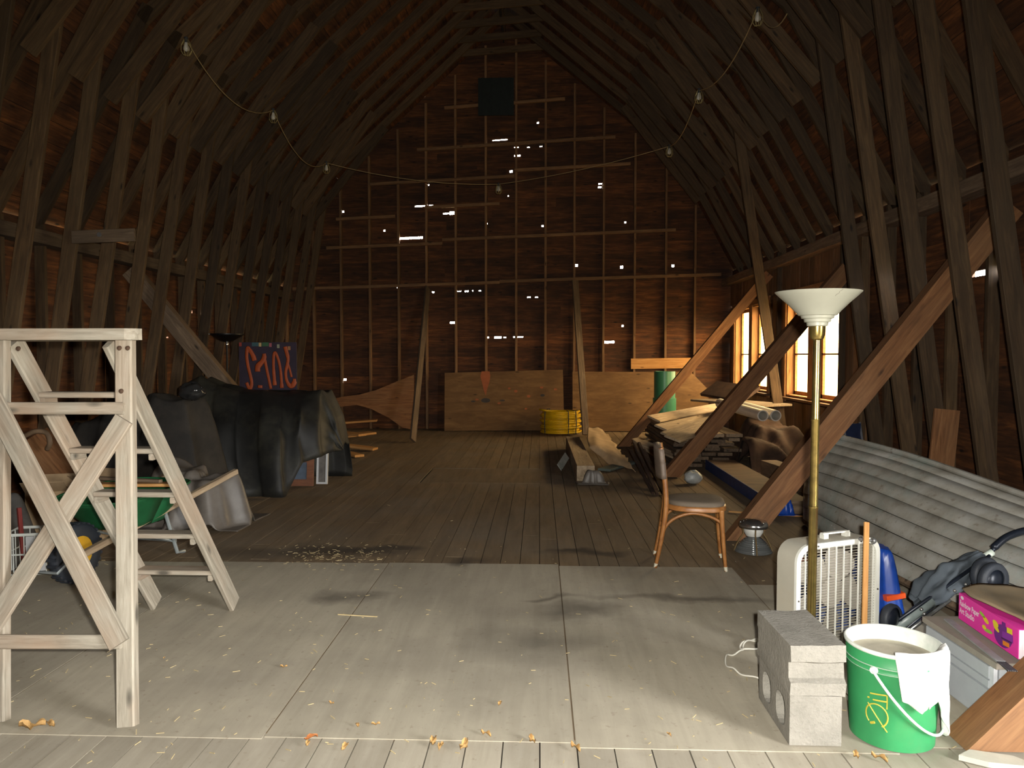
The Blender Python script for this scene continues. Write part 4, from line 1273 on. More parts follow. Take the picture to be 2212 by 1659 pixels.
def hull(u, w, s, lift=0.0):       # w: 0 gunwale .. 1 keel ridge; s=-1 our side, +1 hidden side
    Y, xg, zg, xk, zk = stn(u)
    e = 1 - (1 - w) ** 1.25
    x = xg + (xk - xg) * w
    z = zg + (zk - zg) * e
    bul = 0.085 * math.sin(math.pi * w) * (1 - 0.4 * u)
    dx, dz = xk - xg, zk - zg
    L = math.hypot(dx, dz) or 1
    x -= dz / L * (bul + lift); z += dx / L * (bul + lift)
    if s > 0: x = 2 * xk - x
    return Vector((x, Y, z)) - BO
NS = 8
for s in (-1, 1):
    for k in range(NS):
        w0, w1 = k / NS, (k + 0.965) / NS
        w1 = 1.0 if k == NS - 1 else w1
        def sf(u, v, w0=w0, w1=w1, s=s):
            return hull(u, w0 + (w1 - w0) * v, s, 0.004 * (1 - v))
        o = part('strake', MB().grid(sf, 26, 2), M['boat'], boat, True)
        sm = o.modifiers.new('thickness', 'SOLIDIFY'); sm.thickness = 0.012; sm.offset = -1 if s < 0 else 1
part('keel', MB().tube([hull(u / 20, 1.0, -1) + Vector((0, 0, 0.012)) for u in range(21)], 0.022, 6), M['boat'], boat)
for s in (-1, 1):
    part('gunwale', MB().tube([hull(u / 24, 0.0, s) + Vector((0.012 * -s, 0, -0.008)) for u in range(25)], 0.026, 6), M['lumberdark'], boat)
tm = [hull(0, w / 8, -1) for w in range(9)] + [hull(0, 1 - w / 8, 1) for w in range(9)]
m = MB(); n = len(tm)
m.add([p + Vector((0, -0.02, 0)) for p in tm] + [p + Vector((0, 0.01, 0)) for p in tm], [tuple(range(n)), tuple(range(n, 2 * n))[::-1]] + [(i, n + i, n + (i + 1) % n, (i + 1) % n) for i in range(n)])
part('transom', m, M['boat'], boat)
for q, (bxp, byp) in enumerate(((2.33, 5.2), (2.50, 3.75), (3.45, 4.4))):
    bb = beam('support_block', (bxp - 0.05, byp - 0.15, 0.045), (bxp - 0.05, byp + 0.15, 0.045), 0.10, 0.075, M['lumberdark'])
    tag(bb, ['short dark timber block under the boat near its transom', 'short dark timber block under the boat behind pink box', 'short dark timber block under the hidden side of boat'][q], 'timber block')
# ================================================================== left side
M['tarp'] = plain('black_tarp', (0.010, 0.010, 0.009), 0.62, spread=0.35, scale=4, dirt=(0.055, 0.052, 0.035), dirt_amt=0.7, bump=0.15)
M['darkcloth'] = plain('dark_blanket', (0.012, 0.010, 0.008), 0.85, spread=0.4, scale=5, dirt=(0.05, 0.04, 0.028), bump=0.3)
M['plastic'] = plain('cloudy_plastic', (0.12, 0.105, 0.09), 0.45, spread=0.2, scale=4, dirt=(0.22, 0.20, 0.18), bump=0.2)
M['heap'] = plain('dark_heap', (0.045, 0.022, 0.013), 0.9, spread=0.5, scale=6, bump=0.4)
def drape(name, label, cat, mat, cx, cy, hx, hy, bumps, folds=1.0, seed=1, n=54, flare=0.10, zmin=0.010):
    """a sheet thrown over a heap: bumps = (x, y, rx, ry, height), local to cx, cy"""
    def hf(x, y):
        h = 0.0
        for (bx, by, rx, ry, hh) in bumps:
            d = max(abs((x - bx) / rx), abs((y - by) / ry)) * 0.6 + math.hypot((x - bx) / rx, (y - by) / ry) * 0.4
            q_ = min(1.0, max(0.0, (d - 0.45) / 0.62))
            k = hh * (1 - q_ * q_ * (3 - 2 * q_)) if d < 1.07 else 0.0
            h = max(h, k)
        return h
    def fn(u, v):
        x, y = (u - 0.5) * 2 * hx, (v - 0.5) * 2 * hy
        a = math.atan2(y, x)
        w = 1 + 0.10 * math.sin(7 * a + seed) * folds
        h = hf(x * w, y * w)
        q = Vector((x * 1.6 + seed, y * 1.6, seed * 0.3))
        h += h * 0.22 * mnoise.noise(q) * folds + 0.05 * folds * (0.5 - abs(mnoise.noise(q * 2.7))) * (1 if h > 0.03 else 0.12)
        dx = 0.05 * folds * mnoise.noise(Vector((x * 3, y * 3, seed + 9)))
        return (x + dx, y + dx * 0.7, max(h, 0.0) + zmin)
    o = part(name, MB().grid(fn, n, n), mat, None, True, loc=(cx, cy, 0))
    sm = o.modifiers.new('thickness', 'SOLIDIFY'); sm.thickness = 0.006; sm.offset = 1
    return tag(o, label, cat)

# the big black tarpaulin: section swept from left to right, each section a draped outline
TB = Vector((-3.2, 8.3, 0))
def tarp_fn(u, v):
    # u: left..right along the heap, v: 0 front floor .. 1 back floor
    pxs = [(0.0, 398, 830, 1000), (0.10, 430, 812, 1040), (0.2, 470, 832, 1068), (0.32, 520, 846, 1078), (0.45, 570, 842, 1084), (0.58, 615, 846, 1080), (0.70, 655, 846, 1000), (0.82, 695, 842, 985), (0.92, 722, 900, 975), (1.0, 738, 962, 972)]
    for i in range(len(pxs) - 1):
        if u <= pxs[i + 1][0] + 1e-9:
            f = (u - pxs[i][0]) / (pxs[i + 1][0] - pxs[i][0]); f = f * f * (3 - 2 * f)
            px = pxs[i][1] + (pxs[i + 1][1] - pxs[i][1]) * f
            yt = pxs[i][2] + (pxs[i + 1][2] - pxs[i][2]) * f
            yb = pxs[i][3] + (pxs[i + 1][3] - pxs[i][3]) * f
            break
    front = 7.62 + (0.75 * max(0.0, (u - 0.6) / 0.4) + 0.25 * max(0, 0.25 - u))
    topY = 8.38 + 0.12 * u
    top = at(px, yt, topY)
    ft = at(px, yb, front)
    fz = max(ft.z, 0.012)
    if v < 0.42:
        f = v / 0.42
        p = Vector((ft.x + (top.x - ft.x) * f, ft.y + (top.y - ft.y) * (f ** 1.6), fz + (top.z - fz) * (1 - (1 - f) ** 1.35)))
        fold = math.sin(u * 26 + 2.5 * f + 2 * mnoise.noise(Vector((u * 6, f * 2, 3)))) * 0.05 * math.sin(math.pi * min(1, f * 0.8 + 0.15))
        fold += 0.10 * (0.35 - abs(mnoise.noise(Vector((u * 7 + f * 2.2, f * 1.3 - u * 3, 7.7))))) * math.sin(math.pi * min(1, f * 0.85 + 0.12))
        p.y -= fold
        p.x += fold * 0.5
    elif v < 0.7:
        f = (v - 0.42) / 0.28
        p = Vector((top.x, top.y + 0.36 * f, top.z - 0.02 + 0.03 * math.sin(u * 19 + f * 4) * math.sin(math.pi * f)))
    else:
        f = (v - 0.7) / 0.3
        p = Vector((top.x, top.y + 0.36 + 0.12 * f, top.z - 0.02 + (0.012 - top.z + 0.02) * f))
    p += mnoise.noise_vector(p * 2.3) * 0.03 * (1 if 0.03 < v < 0.97 else 0)
    p.z = max(p.z, 0.012)
    return p - TB
o = part('tarpaulin', MB().grid(tarp_fn, 84, 40), M['tarp'], None, True, loc=TB)
sm = o.modifiers.new('thickness', 'SOLIDIFY'); sm.thickness = 0.005; sm.offset = 1
tag(o, 'large black tarpaulin draped over a heap below painted sign', 'tarpaulin')
# crate carrying the sign and giving the tarp its body
M['sign'] = plain('sign_purple', (0.018, 0.009, 0.022), 0.7, spread=0.3)
M['signorange'] = plain('sign_orange', (0.30, 0.05, 0.007), 0.6, spread=0.15)
SY = 8.66
sa_, sb_ = at(517, 846, SY), at(640, 743, SY)
sg = thing('painted_sign', 'purple painted sign board with orange letters above black tarp', 'sign', ((sa_.x + sb_.x) / 2, SY, sa_.z + 0.02), 0)
sw, sh = sb_.x - sa_.x, sb_.z - sa_.z
part('board', MB().box((0, 0.012, sh / 2), (sw, 0.02, sh)), M['sign'], sg)
def sgn(x, y):     # from the close-up's 1896x1659 pixels of region 500..660, 720..860
    px, py = 500 + x * 160 / 1896, 720 + y * 140 / 1659
    p = at(px, py, SY)
    return Vector((p.x - (sa_.x + sb_.x) / 2, -0.004, p.z - sa_.z - 0.02))
def stroke(pts, r):
    P = smooth_path([sgn(x, y) for x, y in pts], 4)
    n_ = len(P)
    rr_ = r if isinstance(r, list) else [r] * n_
    if isinstance(r, list):
        rr_ = [r[min(len(r) - 1, int(i / n_ * len(r)))] for i in range(n_)]
    m = MB().tube(P, rr_, 8)
    for p in m.v: p.y = p.y * 0.2 - 0.002
    return part('letter_stroke', m, M['signorange'], sg, True)
stroke([(590, 700), (560, 590), (480, 440), (420, 360), (395, 480), (395, 640), (430, 860), (490, 1100), (520, 1270), (490, 1400), (440, 1380), (390, 1260)], [0.030, 0.026, 0.02, 0.022, 0.02, 0.02, 0.02, 0.02, 0.022, 0.022, 0.02])
stroke([(670, 980), (680, 850), (790, 720), (840, 620), (835, 520)], [0.034, 0.036, 0.03, 0.03, 0.024])
stroke([(850, 640), (900, 900), (960, 1180), (1010, 1420)], 0.018)
stroke([(1110, 1330), (1100, 1200), (1080, 900), (1080, 600), (1115, 490), (1190, 640), (1250, 900), (1280, 1200), (1290, 1400)], [0.026, 0.02, 0.017, 0.017, 0.018, 0.017, 0.017, 0.018, 0.024])
stroke([(1375, 340), (1400, 440), (1450, 640), (1430, 800), (1390, 1000), (1420, 1220), (1520, 1360), (1600, 1280), (1610, 1160)], [0.026, 0.024, 0.02, 0.02, 0.018, 0.02, 0.026, 0.03, 0.02])
stroke([(1440, 760), (1500, 950), (1540, 1120)], 0.014)
stroke([(730, 1400), (735, 1330)], 0.03)
for (x, y, c_) in ((230, 270, (0.25, 0.03, 0.02)), (735, 290, (0.4, 0.28, 0.12)), (1000, 300, (0.3, 0.08, 0.10)), (610, 265, (0.03, 0.08, 0.09)), (870, 280, (0.03, 0.09, 0.04)), (1200, 330, (0.2, 0.2, 0.14)), (1480, 380, (0.3, 0.13, 0.05))):
    p = sgn(x, y)
    part('border_dab', MB().box((p.x, -0.003, min(p.z, sh - 0.025)), (0.03 if x not in (610, 870) else 0.08, 0.006, 0.045)), plain('dab', c_, 0.7), sg)
# black torchiere behind the tarp
M['blackmetal'] = plain('black_metal', (0.006, 0.006, 0.007), 0.35, 0.2)
lt = at(490, 732, 9.75)
bl_ = thing('black_floor_lamp', 'black floor lamp with flat bowl shade behind tarp left of sign', 'floor lamp', (lt.x, 9.75, 0.008))
part('pole', MB().lathe([(0.012, 0.02), (0.012, lt.z - 0.02)], 12), M['blackmetal'], bl_)
part('base', MB().lathe([(0, 0), (0.13, 0), (0.13, 0.015), (0.02, 0.03), (0, 0.03)], 24), M['blackmetal'], bl_)
part('shade', MB().lathe([(0.02, lt.z - 0.05), (0.08, lt.z - 0.035), (0.19, lt.z + 0.03), (0.235, lt.z + 0.06), (0.225, lt.z + 0.06), (0.06, lt.z - 0.01), (0.0, lt.z - 0.01)], 32), M['blackmetal'], bl_, True)
part('socket', MB().lathe([(0.02, lt.z - 0.09), (0.024, lt.z - 0.05), (0.02, lt.z - 0.045)], 12), M['chrome'], bl_, True)
# framed pictures leaning at the end of the tarp
M['framewood'] = wood('frame_wood', (0.10, 0.035, 0.014), (0.17, 0.06, 0.024), (0.24, 0.09, 0.04), 0.05, rough=0.5, knots=False)
def picture(px0, px1, py0, py1, Y, label, fm, im, border, yaw):
    a_, b_ = at(px0, py1, Y), at(px1, py0, Y)
    a_.z = 0.012
    w_, h_ = b_.x - a_.x, b_.z - a_.z
    t = thing('picture_frame', label, 'picture', ((a_.x + b_.x) / 2, Y, 0.012), yaw, 'pictures leaning by the tarp')
    Mx = Matrix.Rotation(-0.12, 4, 'X')
    m = MB()
    ring_prism(m, [(-w_ / 2, 0), (w_ / 2, 0), (w_ / 2, h_), (-w_ / 2, h_)], [(-w_ / 2 + border, border), (w_ / 2 - border, border), (w_ / 2 - border, h_ - border), (-w_ / 2 + border, h_ - border)], -0.02, 0.012, Mx)
    part('frame', m, fm, t)
    part('picture', MB().box((0, 0.004, h_ / 2), (w_ - border, 0.008, h_ - border), Mx), im, t)
    return t
picture(604, 676, 985, 1057, 8.28, 'brown framed blue picture leaning at the end of tarp', M['framewood'], plain('blue_print', (0.075, 0.10, 0.14), 0.4, spread=0.5, scale=6), 0.075, 0.05)
wf = picture(684, 707, 978, 1050, 8.42, 'narrow white framed picture leaning beside brown framed picture', plain('white_mount', (0.58, 0.59, 0.60), 0.5, spread=0.03), plain('grey_print', (0.12, 0.11, 0.10), 0.5, spread=0.4), 0.022, 0.0)
# fresh boards piled behind the tarp
fb = [((728, 915), (800, 906), 9.9, 0.14), ((735, 932), (792, 928), 9.7, 0.12), ((738, 945), (775, 935), 9.5, 0.16), ((745, 960), (798, 945), 9.2, 0.12), ((748, 974), (782, 956), 9.0, 0.10)]
for k, (a_, b_, Y, w_) in enumerate(fb):
    z_ = [0.30, 0.22, 0.15, 0.085, 0.032][k]
    p = atz(a_[0], a_[1], z_); q = atz(b_[0], b_[1], z_)
    q = p + Vector(((0.68, 0.12, 0.05), (0.46, -0.35, -0.02), (0.40, 0.5, 0.03), (0.52, -0.15, -0.05), (0.34, -0.55, 0.0))[k])
    o = beam('cut_board', p - Vector((0.12, 0.0, 0)), q, w_ * 1.5, 0.035, M['freshwood'])
    tag(o, ['topmost', 'second from top', 'middle', 'second from bottom', 'lowest'][k] + ' orange cut board in the short pile beside the tarp', 'board', 'orange boards beside the tarp')
for k, (z_) in enumerate((0.062, 0.125, 0.19, 0.26)):
    pass
# dark heaps and plastic behind the ladder
drape('blanket_heap', 'dark blanket heap behind the ladder and wheelbarrow', 'blanket', M['darkcloth'], -3.97, 7.08, 0.95, 0.28, [(-0.2, 0.0, 0.62, 0.25, 0.95), (0.45, 0.0, 0.42, 0.25, 1.06), (-0.6, 0.0, 0.3, 0.24, 0.7)], 1.2, 2)
drape('plastic_sheet', 'cloudy grey plastic sheet spread over sacks behind wheelbarrow', 'plastic sheet', M['plastic'], -3.04, 6.45, 0.52, 0.34, [(-0.15, 0.03, 0.34, 0.28, 0.50), (0.12, -0.05, 0.34, 0.26, 0.40)], 1.5, 5)
pk = at(315, 935, 5.95)
def bag(u, v):
    a, b_ = 2 * math.pi * u, math.pi * v
    k = 1 + 0.25 * mnoise.noise(Vector((math.cos(a) * 2.5, math.sin(a) * 2.5, b_ * 2)))
    return (0.15 * k * math.sin(b_) * math.cos(a), 0.12 * k * math.sin(b_) * math.sin(a), 0.15 - 0.15 * k * math.cos(b_))
o = part('plastic_bag', MB().grid(bag, 26, 18), plain('dark_shiny_plastic', (0.02, 0.02, 0.02), 0.12, spread=0.3, bump=0.3), None, True, loc=(pk.x - 0.1, 6.98, 1.07)); o.scale = (0.8, 0.8, 0.55)
tag(o, 'dark shiny plastic bag lying on blanket heap behind ladder', 'bag')
# leaning brown board and cartons left
p0, p1 = fl(178, 1155), at(70, 955, 6.05)
p0 = at(150, 1105, 6.08); p0.z = 0.02; p1 = at(62, 950, 6.55)
o = beam('leaning_plank', p0 + Vector((0.25, 0, 0.0)), p1, 0.36, 0.022, M['brace'], up=(0.3, -1, 0.5)); tag(o, 'wide reddish brown plank leaning behind the ladder bracing', 'plank')
def carton(px, py, Y, w_, d_, h_, rz, label, zb=0.012):
    c_ = at(px, py, Y)
    t = thing('cardboard_carton', label, 'carton', (c_.x, Y, zb), rz, 'cardboard cartons behind the ladder')
    part('body', MB().box((0, 0, h_ / 2), (w_, d_, h_)), M['cardboard'], t)
    for s_ in (-1, 1):
        part('flap', MB().box((0, 0, 0), (w_, 0.14, 0.005), Matrix.Translation((0, s_ * (d_ / 2 + 0.05), h_ + 0.045)) @ Matrix.Rotation(s_ * 0.7, 4, 'X')), M['cardboard'], t)
    return t
carton(112, 1100, 5.72, 0.30, 0.22, 0.42, 0.3, 'open brown carton seen through the ladder bracing')
carton(214, 1075, 5.78, 0.22, 0.18, 0.46, -0.2, 'small brown carton just above the green wheelbarrow tray')
hp_ = [at(28, 935, 6.4), at(50, 942, 6.35), at(75, 932, 6.3), at(100, 935, 6.3), at(108, 955, 6.3), at(102, 970, 6.35)]
o = part('old_hose', MB().tube(smooth_path(hp_, 6), 0.022, 8), plain('hose_tan', (0.20, 0.13, 0.075), 0.7), None, True)
tag(o, 'curled tan hose lying on the blanket heap at far left', 'hose')
o = drape('grey_sack', 'grey cloth sack slumped under the wide leaning brown plank', 'sack', plain('grey_cloth', (0.075, 0.072, 0.07), 0.9, spread=0.3), -4.05, 5.17, 0.42, 0.27, [(0, 0, 0.36, 0.22, 0.42)], 1.2, 8, n=36)
# white wire crate
wc = fl(72, 1243); wc.y = 4.95
wc.x = at(72, 1243, 4.95).x
cr = thing('wire_crate', 'white wire crate behind the left ladder leg', 'crate', (wc.x, wc.y, 0.012), 0.2)
m_w = M['wirewhite']
cw_, cd_, chh = 0.27, 0.24, 0.27
m = MB()
for z_ in (0.0, chh * 0.5, chh):
    pts = [(-cw_ / 2, -cd_ / 2, z_ + .005), (cw_ / 2, -cd_ / 2, z_ + .005), (cw_ / 2, cd_ / 2, z_ + .005), (-cw_ / 2, cd_ / 2, z_ + .005)]
    part('hoop', MB().tube(pts, 0.006 if z_ < chh else 0.011, 6, closed=True), m_w, cr)
for k in range(5):
    x = -cw_ / 2 + cw_ * k / 4
    for y in (-cd_ / 2, cd_ / 2):
        part('wire', MB().tube([(x, y, 0), (x, y, chh)], 0.004, 5), m_w, cr)
for k in range(1, 4):
    y = -cd_ / 2 + cd_ * k / 4
    for x in (-cw_ / 2, cw_ / 2):
        part('wire', MB().tube([(x, y, 0), (x, y, chh)], 0.004, 5), m_w, cr)
o = part('white_packet', MB().box((0, 0, 0.12), (0.12, 0.1, 0.24)), plain('packet_white', (0.6, 0.62, 0.64), 0.5), None, loc=(wc.x + 0.04, wc.y, 0.02), rot=(0, 0.0, 0.3))
tag(o, 'white carton packet standing inside the white wire crate', 'packet')
o = beam('red_handle', (wc.x - 0.07, wc.y + 0.01, 0.02), (wc.x - 0.11, wc.y + 0.03, 0.44), 0.025, 0.025, plain('dark_red', (0.22, 0.03, 0.025), 0.6)); tag(o, 'dark red tool handle standing in the wire crate', 'tool handle')

# ------------------------------------------------------------------ wheelbarrow
M['wbgreen'] = plain('tray_green', (0.012, 0.10, 0.035), 0.45, spread=0.2, scale=5)
M['wbsteel'] = plain('leg_steel', (0.42, 0.47, 0.48), 0.4, 0.6)
WB = Vector((-2.99, 4.72, 0.0))
hd = Vector((0.27, 1.45, 0.0)).normalized()
wrot = math.atan2(hd.y, hd.x) - math.pi / 2
wb = thing('wheelbarrow', 'green wheelbarrow with wooden handles and yellow hubbed wheel', 'wheelbarrow', (WB.x - 0.06, WB.y, 0.006), wrot)
wr = 0.195
Mw = Matrix.Translation((-0.0, 0, wr)) @ Matrix.Rotation(math.pi / 2, 4, 'Y')
w_ = part('wheel', MB().lathe([(0.11, -0.04), (wr - 0.02, -0.045), (wr, -0.02), (wr, 0.02), (wr - 0.02, 0.045), (0.11, 0.04)], 32, Mw), M['rubber'], wb, True)
part('hub', MB().lathe([(0, -0.05), (0.03, -0.048), (0.05, -0.02), (0.115, -0.03), (0.115, 0.03), (0.05, 0.02), (0.03, 0.048), (0, 0.05)], 24, Mw), plain('hub_yellow', (0.55, 0.30, 0.02), 0.5), w_, True, auto=40)
m = MB()
for k in range(28):
    a = 2 * math.pi * k / 28
    m.box((0, 0, 0), (0.07, 0.02, 0.012), Matrix.Translation((0, (wr - 0.002) * math.cos(a), wr + (wr - 0.002) * math.sin(a))) @ Matrix.Rotation(a + math.pi / 2, 4, 'X'))
o = part('tread_lugs', m, M['rubber'], w_); o['kind'] = 'stuff'
for s_ in (-1, 1):
    beam('handle', (s_ * 0.11, -0.14, wr - 0.005), (s_ * 0.29, 1.38, 0.53), 0.042, 0.042, M['lumber'], wb)
    part('leg', MB().tube([(s_ * 0.2, 0.62, 0.34), (s_ * 0.22, 0.72, 0.02), (s_ * 0.22, 0.80, 0.01)], 0.014, 8), M['wbsteel'], wb)
    part('leg_brace', MB().tube([(s_ * 0.21, 0.72, 0.10), (s_ * 0.15, 0.30, 0.27)], 0.009, 6), M['wbsteel'], wb)
part('leg_strap', MB().box((0, 0.71, 0.12), (0.44, 0.012, 0.035)), M['wbsteel'], wb)
part('wheel_guard', MB().tube([(-0.11, -0.14, wr + 0.01), (-0.10, -0.25, wr - 0.06), (0.10, -0.25, wr - 0.06), (0.11, -0.14, wr + 0.01)], 0.010, 6), M['wbsteel'], wb)
def tray(u, v):        # v: 0 centre of the floor .. 1 rim
    a = 2 * math.pi * u
    ex = 0.6
    cx_, cy_ = math.copysign(abs(math.cos(a)) ** ex, math.cos(a)), math.copysign(abs(math.sin(a)) ** ex, math.sin(a))
    if v < 0.4:
        k = v / 0.4
        return (cx_ * 0.19 * k, 0.48 + cy_ * 0.24 * k, 0.285)
    k = (v - 0.4) / 0.6
    front = max(0.0, -cy_)
    return (cx_ * (0.19 + 0.14 * k), 0.48 + cy_ * (0.24 + 0.17 * k + 0.06 * front * k), 0.285 + (0.255 - 0.03 * front) * k)
o = part('tray', MB().grid(tray, 40, 12), M['wbgreen'], wb, True)
sm = o.modifiers.new('thickness', 'SOLIDIFY'); sm.thickness = 0.006
part('rim', MB().tube([tray(k / 40, 1.0) for k in range(40)], 0.009, 6, closed=True), M['wbgreen'], wb, True)
# planks lying in the tray
hdv = Vector((math.cos(wrot), math.sin(wrot), 0)); hdf = Vector((-math.sin(wrot), math.cos(wrot), 0))
for k, (dx, dy, z_, lb, mt) in enumerate(((0.05, 0.45, 0.575, 'orange offcut board lying across the green wheelbarrow tray', 'freshwood'), (-0.08, 0.6, 0.60, 'brown stick lying across the green wheelbarrow tray', 'lumberdark'))):
    c_ = Vector((WB.x - 0.06, WB.y, z_)) + hdv * dx + hdf * dy
    o = beam('offcut', c_ - hdv * 0.34 - hdf * 0.08, c_ + hdv * 0.34 + hdf * 0.1 * (1 - 2 * k), 0.10 - 0.06 * k, 0.022, M[mt]); tag(o, lb, 'offcut')

# ================================================================== far end
# hourglass plywood cut-out, plywood sheets, narrow board, leaning posts
def leaning(name, label, cat, poly, Y, th, mat, lean=0.05):
    """poly: pixel outline at distance Y; stands on the floor leaning back a little"""
    P = [at(x, y, Y) for x, y in poly]
    zmin_ = min(p.z for p in P)
    cx_ = sum(p.x for p in P) / len(P)
    pl = [(p.x - cx_, p.z - zmin_) for p in P]
    m = MB().prism(pl, -th / 2, th / 2, 'y', Matrix.Rotation(-lean, 4, 'X'))
    o = part(name, m, mat, None, loc=(cx_, Y, 0.008 + 0.0))
    return tag(o, label, cat)
tail = [(640, 905), (664, 890), (700, 872), (740, 862), (775, 858), (812, 848), (850, 832), (893, 815), (896, 935), (868, 928), (840, 908), (800, 888), (770, 880), (735, 884), (690, 905), (655, 925), (640, 928)]
leaning('plywood_cutout', 'brown hourglass shaped plywood cut-out leaning on far wall', 'cutout', tail, 14.55, 0.018, M['brace'])
p1_ = leaning('plywood_sheet', 'plywood sheet with carrot painting leaning on the far wall', 'plywood', [(960, 805), (1216, 798), (1219, 929), (960, 930)], 14.5, 0.018, M['plywood'])
p2_ = leaning('plywood_sheet', 'plywood sheet with clipped corner leaning behind green pipe', 'plywood', [(1237, 797), (1494, 798), (1531, 836), (1531, 925), (1237, 926)], 14.5, 0.018, M['plywood'])
M['carrot'] = plain('carrot_paint', (0.36, 0.10, 0.03), 0.7)
M['darkpaint'] = plain('dark_paint', (0.05, 0.04, 0.035), 0.7)
def decal(par, name, poly, mat, Y=14.5, lift=0.012):
    P = [at(x, y, Y) for x, y in poly]
    m = MB()
    m.add([(p.x - par.location.x, -lift, p.z - 0.0) for p in P], [tuple(range(len(P)))], Matrix.Rotation(-0.05, 4, 'X'))
    return part(name, m, mat, par)
decal(p1_, 'painted_carrot', [(1040, 803), (1057, 803), (1059, 812), (1057, 826), (1052, 842), (1049, 856), (1045, 845), (1041, 828), (1037, 814)], M['carrot'])
decal(p1_, 'painted_oval', [(1049 + 0 + 10 * math.cos(a), 866 + 5 * math.sin(a)) for a in [2 * math.pi * k / 14 for k in range(14)]], M['darkpaint'])
for (x, y, w2, h2) in ((1022, 868, 5, 2), (1030, 864, 4, 2), (1085, 866, 6, 2), (1078, 872, 4, 2), (1100, 840, 3, 2.4), (1114, 846, 4, 3), (1142, 857, 4, 3), (1172, 855, 5, 3), (1170, 838, 4, 2.4), (1200, 842, 4, 2.4), (1136, 884, 3, 2)):
    decal(p1_, 'paint_spot', [(x + w2 * math.cos(a), y + h2 * math.sin(a)) for a in [2 * math.pi * k / 8 for k in range(8)]], M['carrot'] if w2 < 5 else M['darkpaint'])
nb = at(1428, 786, 14.72)
a_, b_ = at(1363, 786, 14.925), at(1493, 784, 14.925)
o = beam('narrow_board', a_, b_, 0.022, 0.21, M['freshwood'], up=(0, 0, 1)); tag(o, 'narrow pale orange board nailed across studs above green pipe', 'board')
p, q = fl(891, 957), at(924, 622, 14.82)
o = beam('leaning_board', p + (q - p).normalized() * 0.05, q, 0.15, 0.04, M['lumberdark'], up=(0.85, -0.5, 0)); tag(o, 'dark board leaning on the far wall beside the cut-out', 'board')
p, q = fl(1266, 945), at(1242, 606, 14.80)
o = beam('leaning_board', p + (q - p).normalized() * 0.05, q, 0.13, 0.04, M['lumberdark'], up=(0.35, -0.9, 0)); tag(o, 'dark board leaning on the far wall behind yellow coil', 'board')
# yellow coil of pipe
M['yellow'] = plain('yellow_plastic', (0.72, 0.46, 0.01), 0.4, spread=0.12)
ycY = 14.02
yc = Vector((at(1211, 936, ycY).x, ycY, 0.012))
cl_ = thing('pipe_coil', 'coil of bright yellow plastic pipe on the far floor', 'coil', yc)
path = []
turns = 13
for k in range(turns * 26 + 1):
    a = 2 * math.pi * k / 26
    r = 0.345 + 0.03 * math.sin(a * 0.31) + (0.012 if (k // 26) % 2 else 0)
    path.append((r * math.cos(a), r * math.sin(a), 0.022 + 0.41 * k / (turns * 26)))
path += [(-0.25 - 0.02, -0.30, 0.455), (-0.40, -0.22, 0.475)]
part('pipe', MB().tube(path, 0.018, 7), M['yellow'], cl_, True)
for a in (-70, 10, 130, 220, -45):
    ca_, sa2 = math.cos(math.radians(a)), math.sin(math.radians(a))
    part('tie', MB().tube([(ca_ * 0.385, sa2 * 0.385, 0.02), (ca_ * 0.40, sa2 * 0.40, 0.22), (ca_ * 0.385, sa2 * 0.385, 0.45), (ca_ * 0.32, sa2 * 0.32, 0.46), (ca_ * 0.30, sa2 * 0.30, 0.22), (ca_ * 0.32, sa2 * 0.32, 0.02)], 0.009, 6, closed=True), M['rubber'], cl_)
# green pipe standing on end with couplings
M['pipegreen'] = plain('green_pvc', (0.045, 0.20, 0.11), 0.35, spread=0.08)
gp = at(1435, 915, 13.35)
gp.z = 0.008
gt = at(1435, 803, 13.35).z
gpp = thing('drain_pipe', 'wide green plastic drain pipe standing upright in lumber', 'pipe', gp)
part('lower_pipe', MB().lathe([(0.185, 0.0), (0.185, 0.78), (0.17, 0.78), (0.17, 0.0)], 36), M['pipegreen'], gpp, True, auto=40)
part('coupling', MB().lathe([(0.186, 0.42), (0.205, 0.43), (0.205, 0.72), (0.186, 0.73)], 36), M['pipegreen'], gpp, True, auto=40)
part('upper_pipe', MB().lathe([(0.187, 0.74), (0.187, gt), (0.172, gt), (0.172, 0.74)], 36), M['pipegreen'], gpp, True, auto=40)

# grey trough, torn cardboard, lumber
o = beam('timber_box', (0.55, 8.72, 0.10), (0.53, 11.75, 0.11), 0.21, 0.19, M['lumber']); tag(o, 'long grey boxed timber lying on floor toward yellow coil', 'timber')
o = beam('paper_scrap', fl(1208, 1015) + Vector((0, 0, 0.03)), fl(1222, 1000) + Vector((0.02, 0.05, 0.10)), 0.10, 0.004, M['bucketwhite'], up=(0.4, -1, 0.3), ch=0); tag(o, 'small white paper scrap beside the long grey timber', 'paper')
o = drape('clear_plastic', 'crumpled clear plastic at the near end of grey timber', 'plastic sheet', M['plastic'], 0.62, 8.58, 0.2, 0.1, [(0, 0.0, 0.14, 0.06, 0.10)], 1.6, 12, n=24)
def card_fn(u, v):
    A, B = atz(1268, 924, 0.36), atz(1304, 930, 0.26)
    C, D = atz(1312, 1002, 0.03), atz(1372, 1018, 0.02)
    E, F_ = atz(1274, 966, 0.24), atz(1335, 968, 0.22)
    if v < 0.5:
        f = v * 2
        p = A.lerp(B, u).lerp(E.lerp(F_, u), f)
    else:
        f = v * 2 - 1
        p = E.lerp(F_, u).lerp(C.lerp(D, u), f)
    p = p + mnoise.noise_vector(Vector((u * 3, v * 3, 2))) * 0.03
    p.z = max(p.z, 0.015) + 0.02 * math.sin(u * 3.1)
    if u > 0.96: p += mnoise.noise_vector(Vector((v * 19, 1, 1))) * 0.06
    return p
m = MB().grid(card_fn, 22, 30)
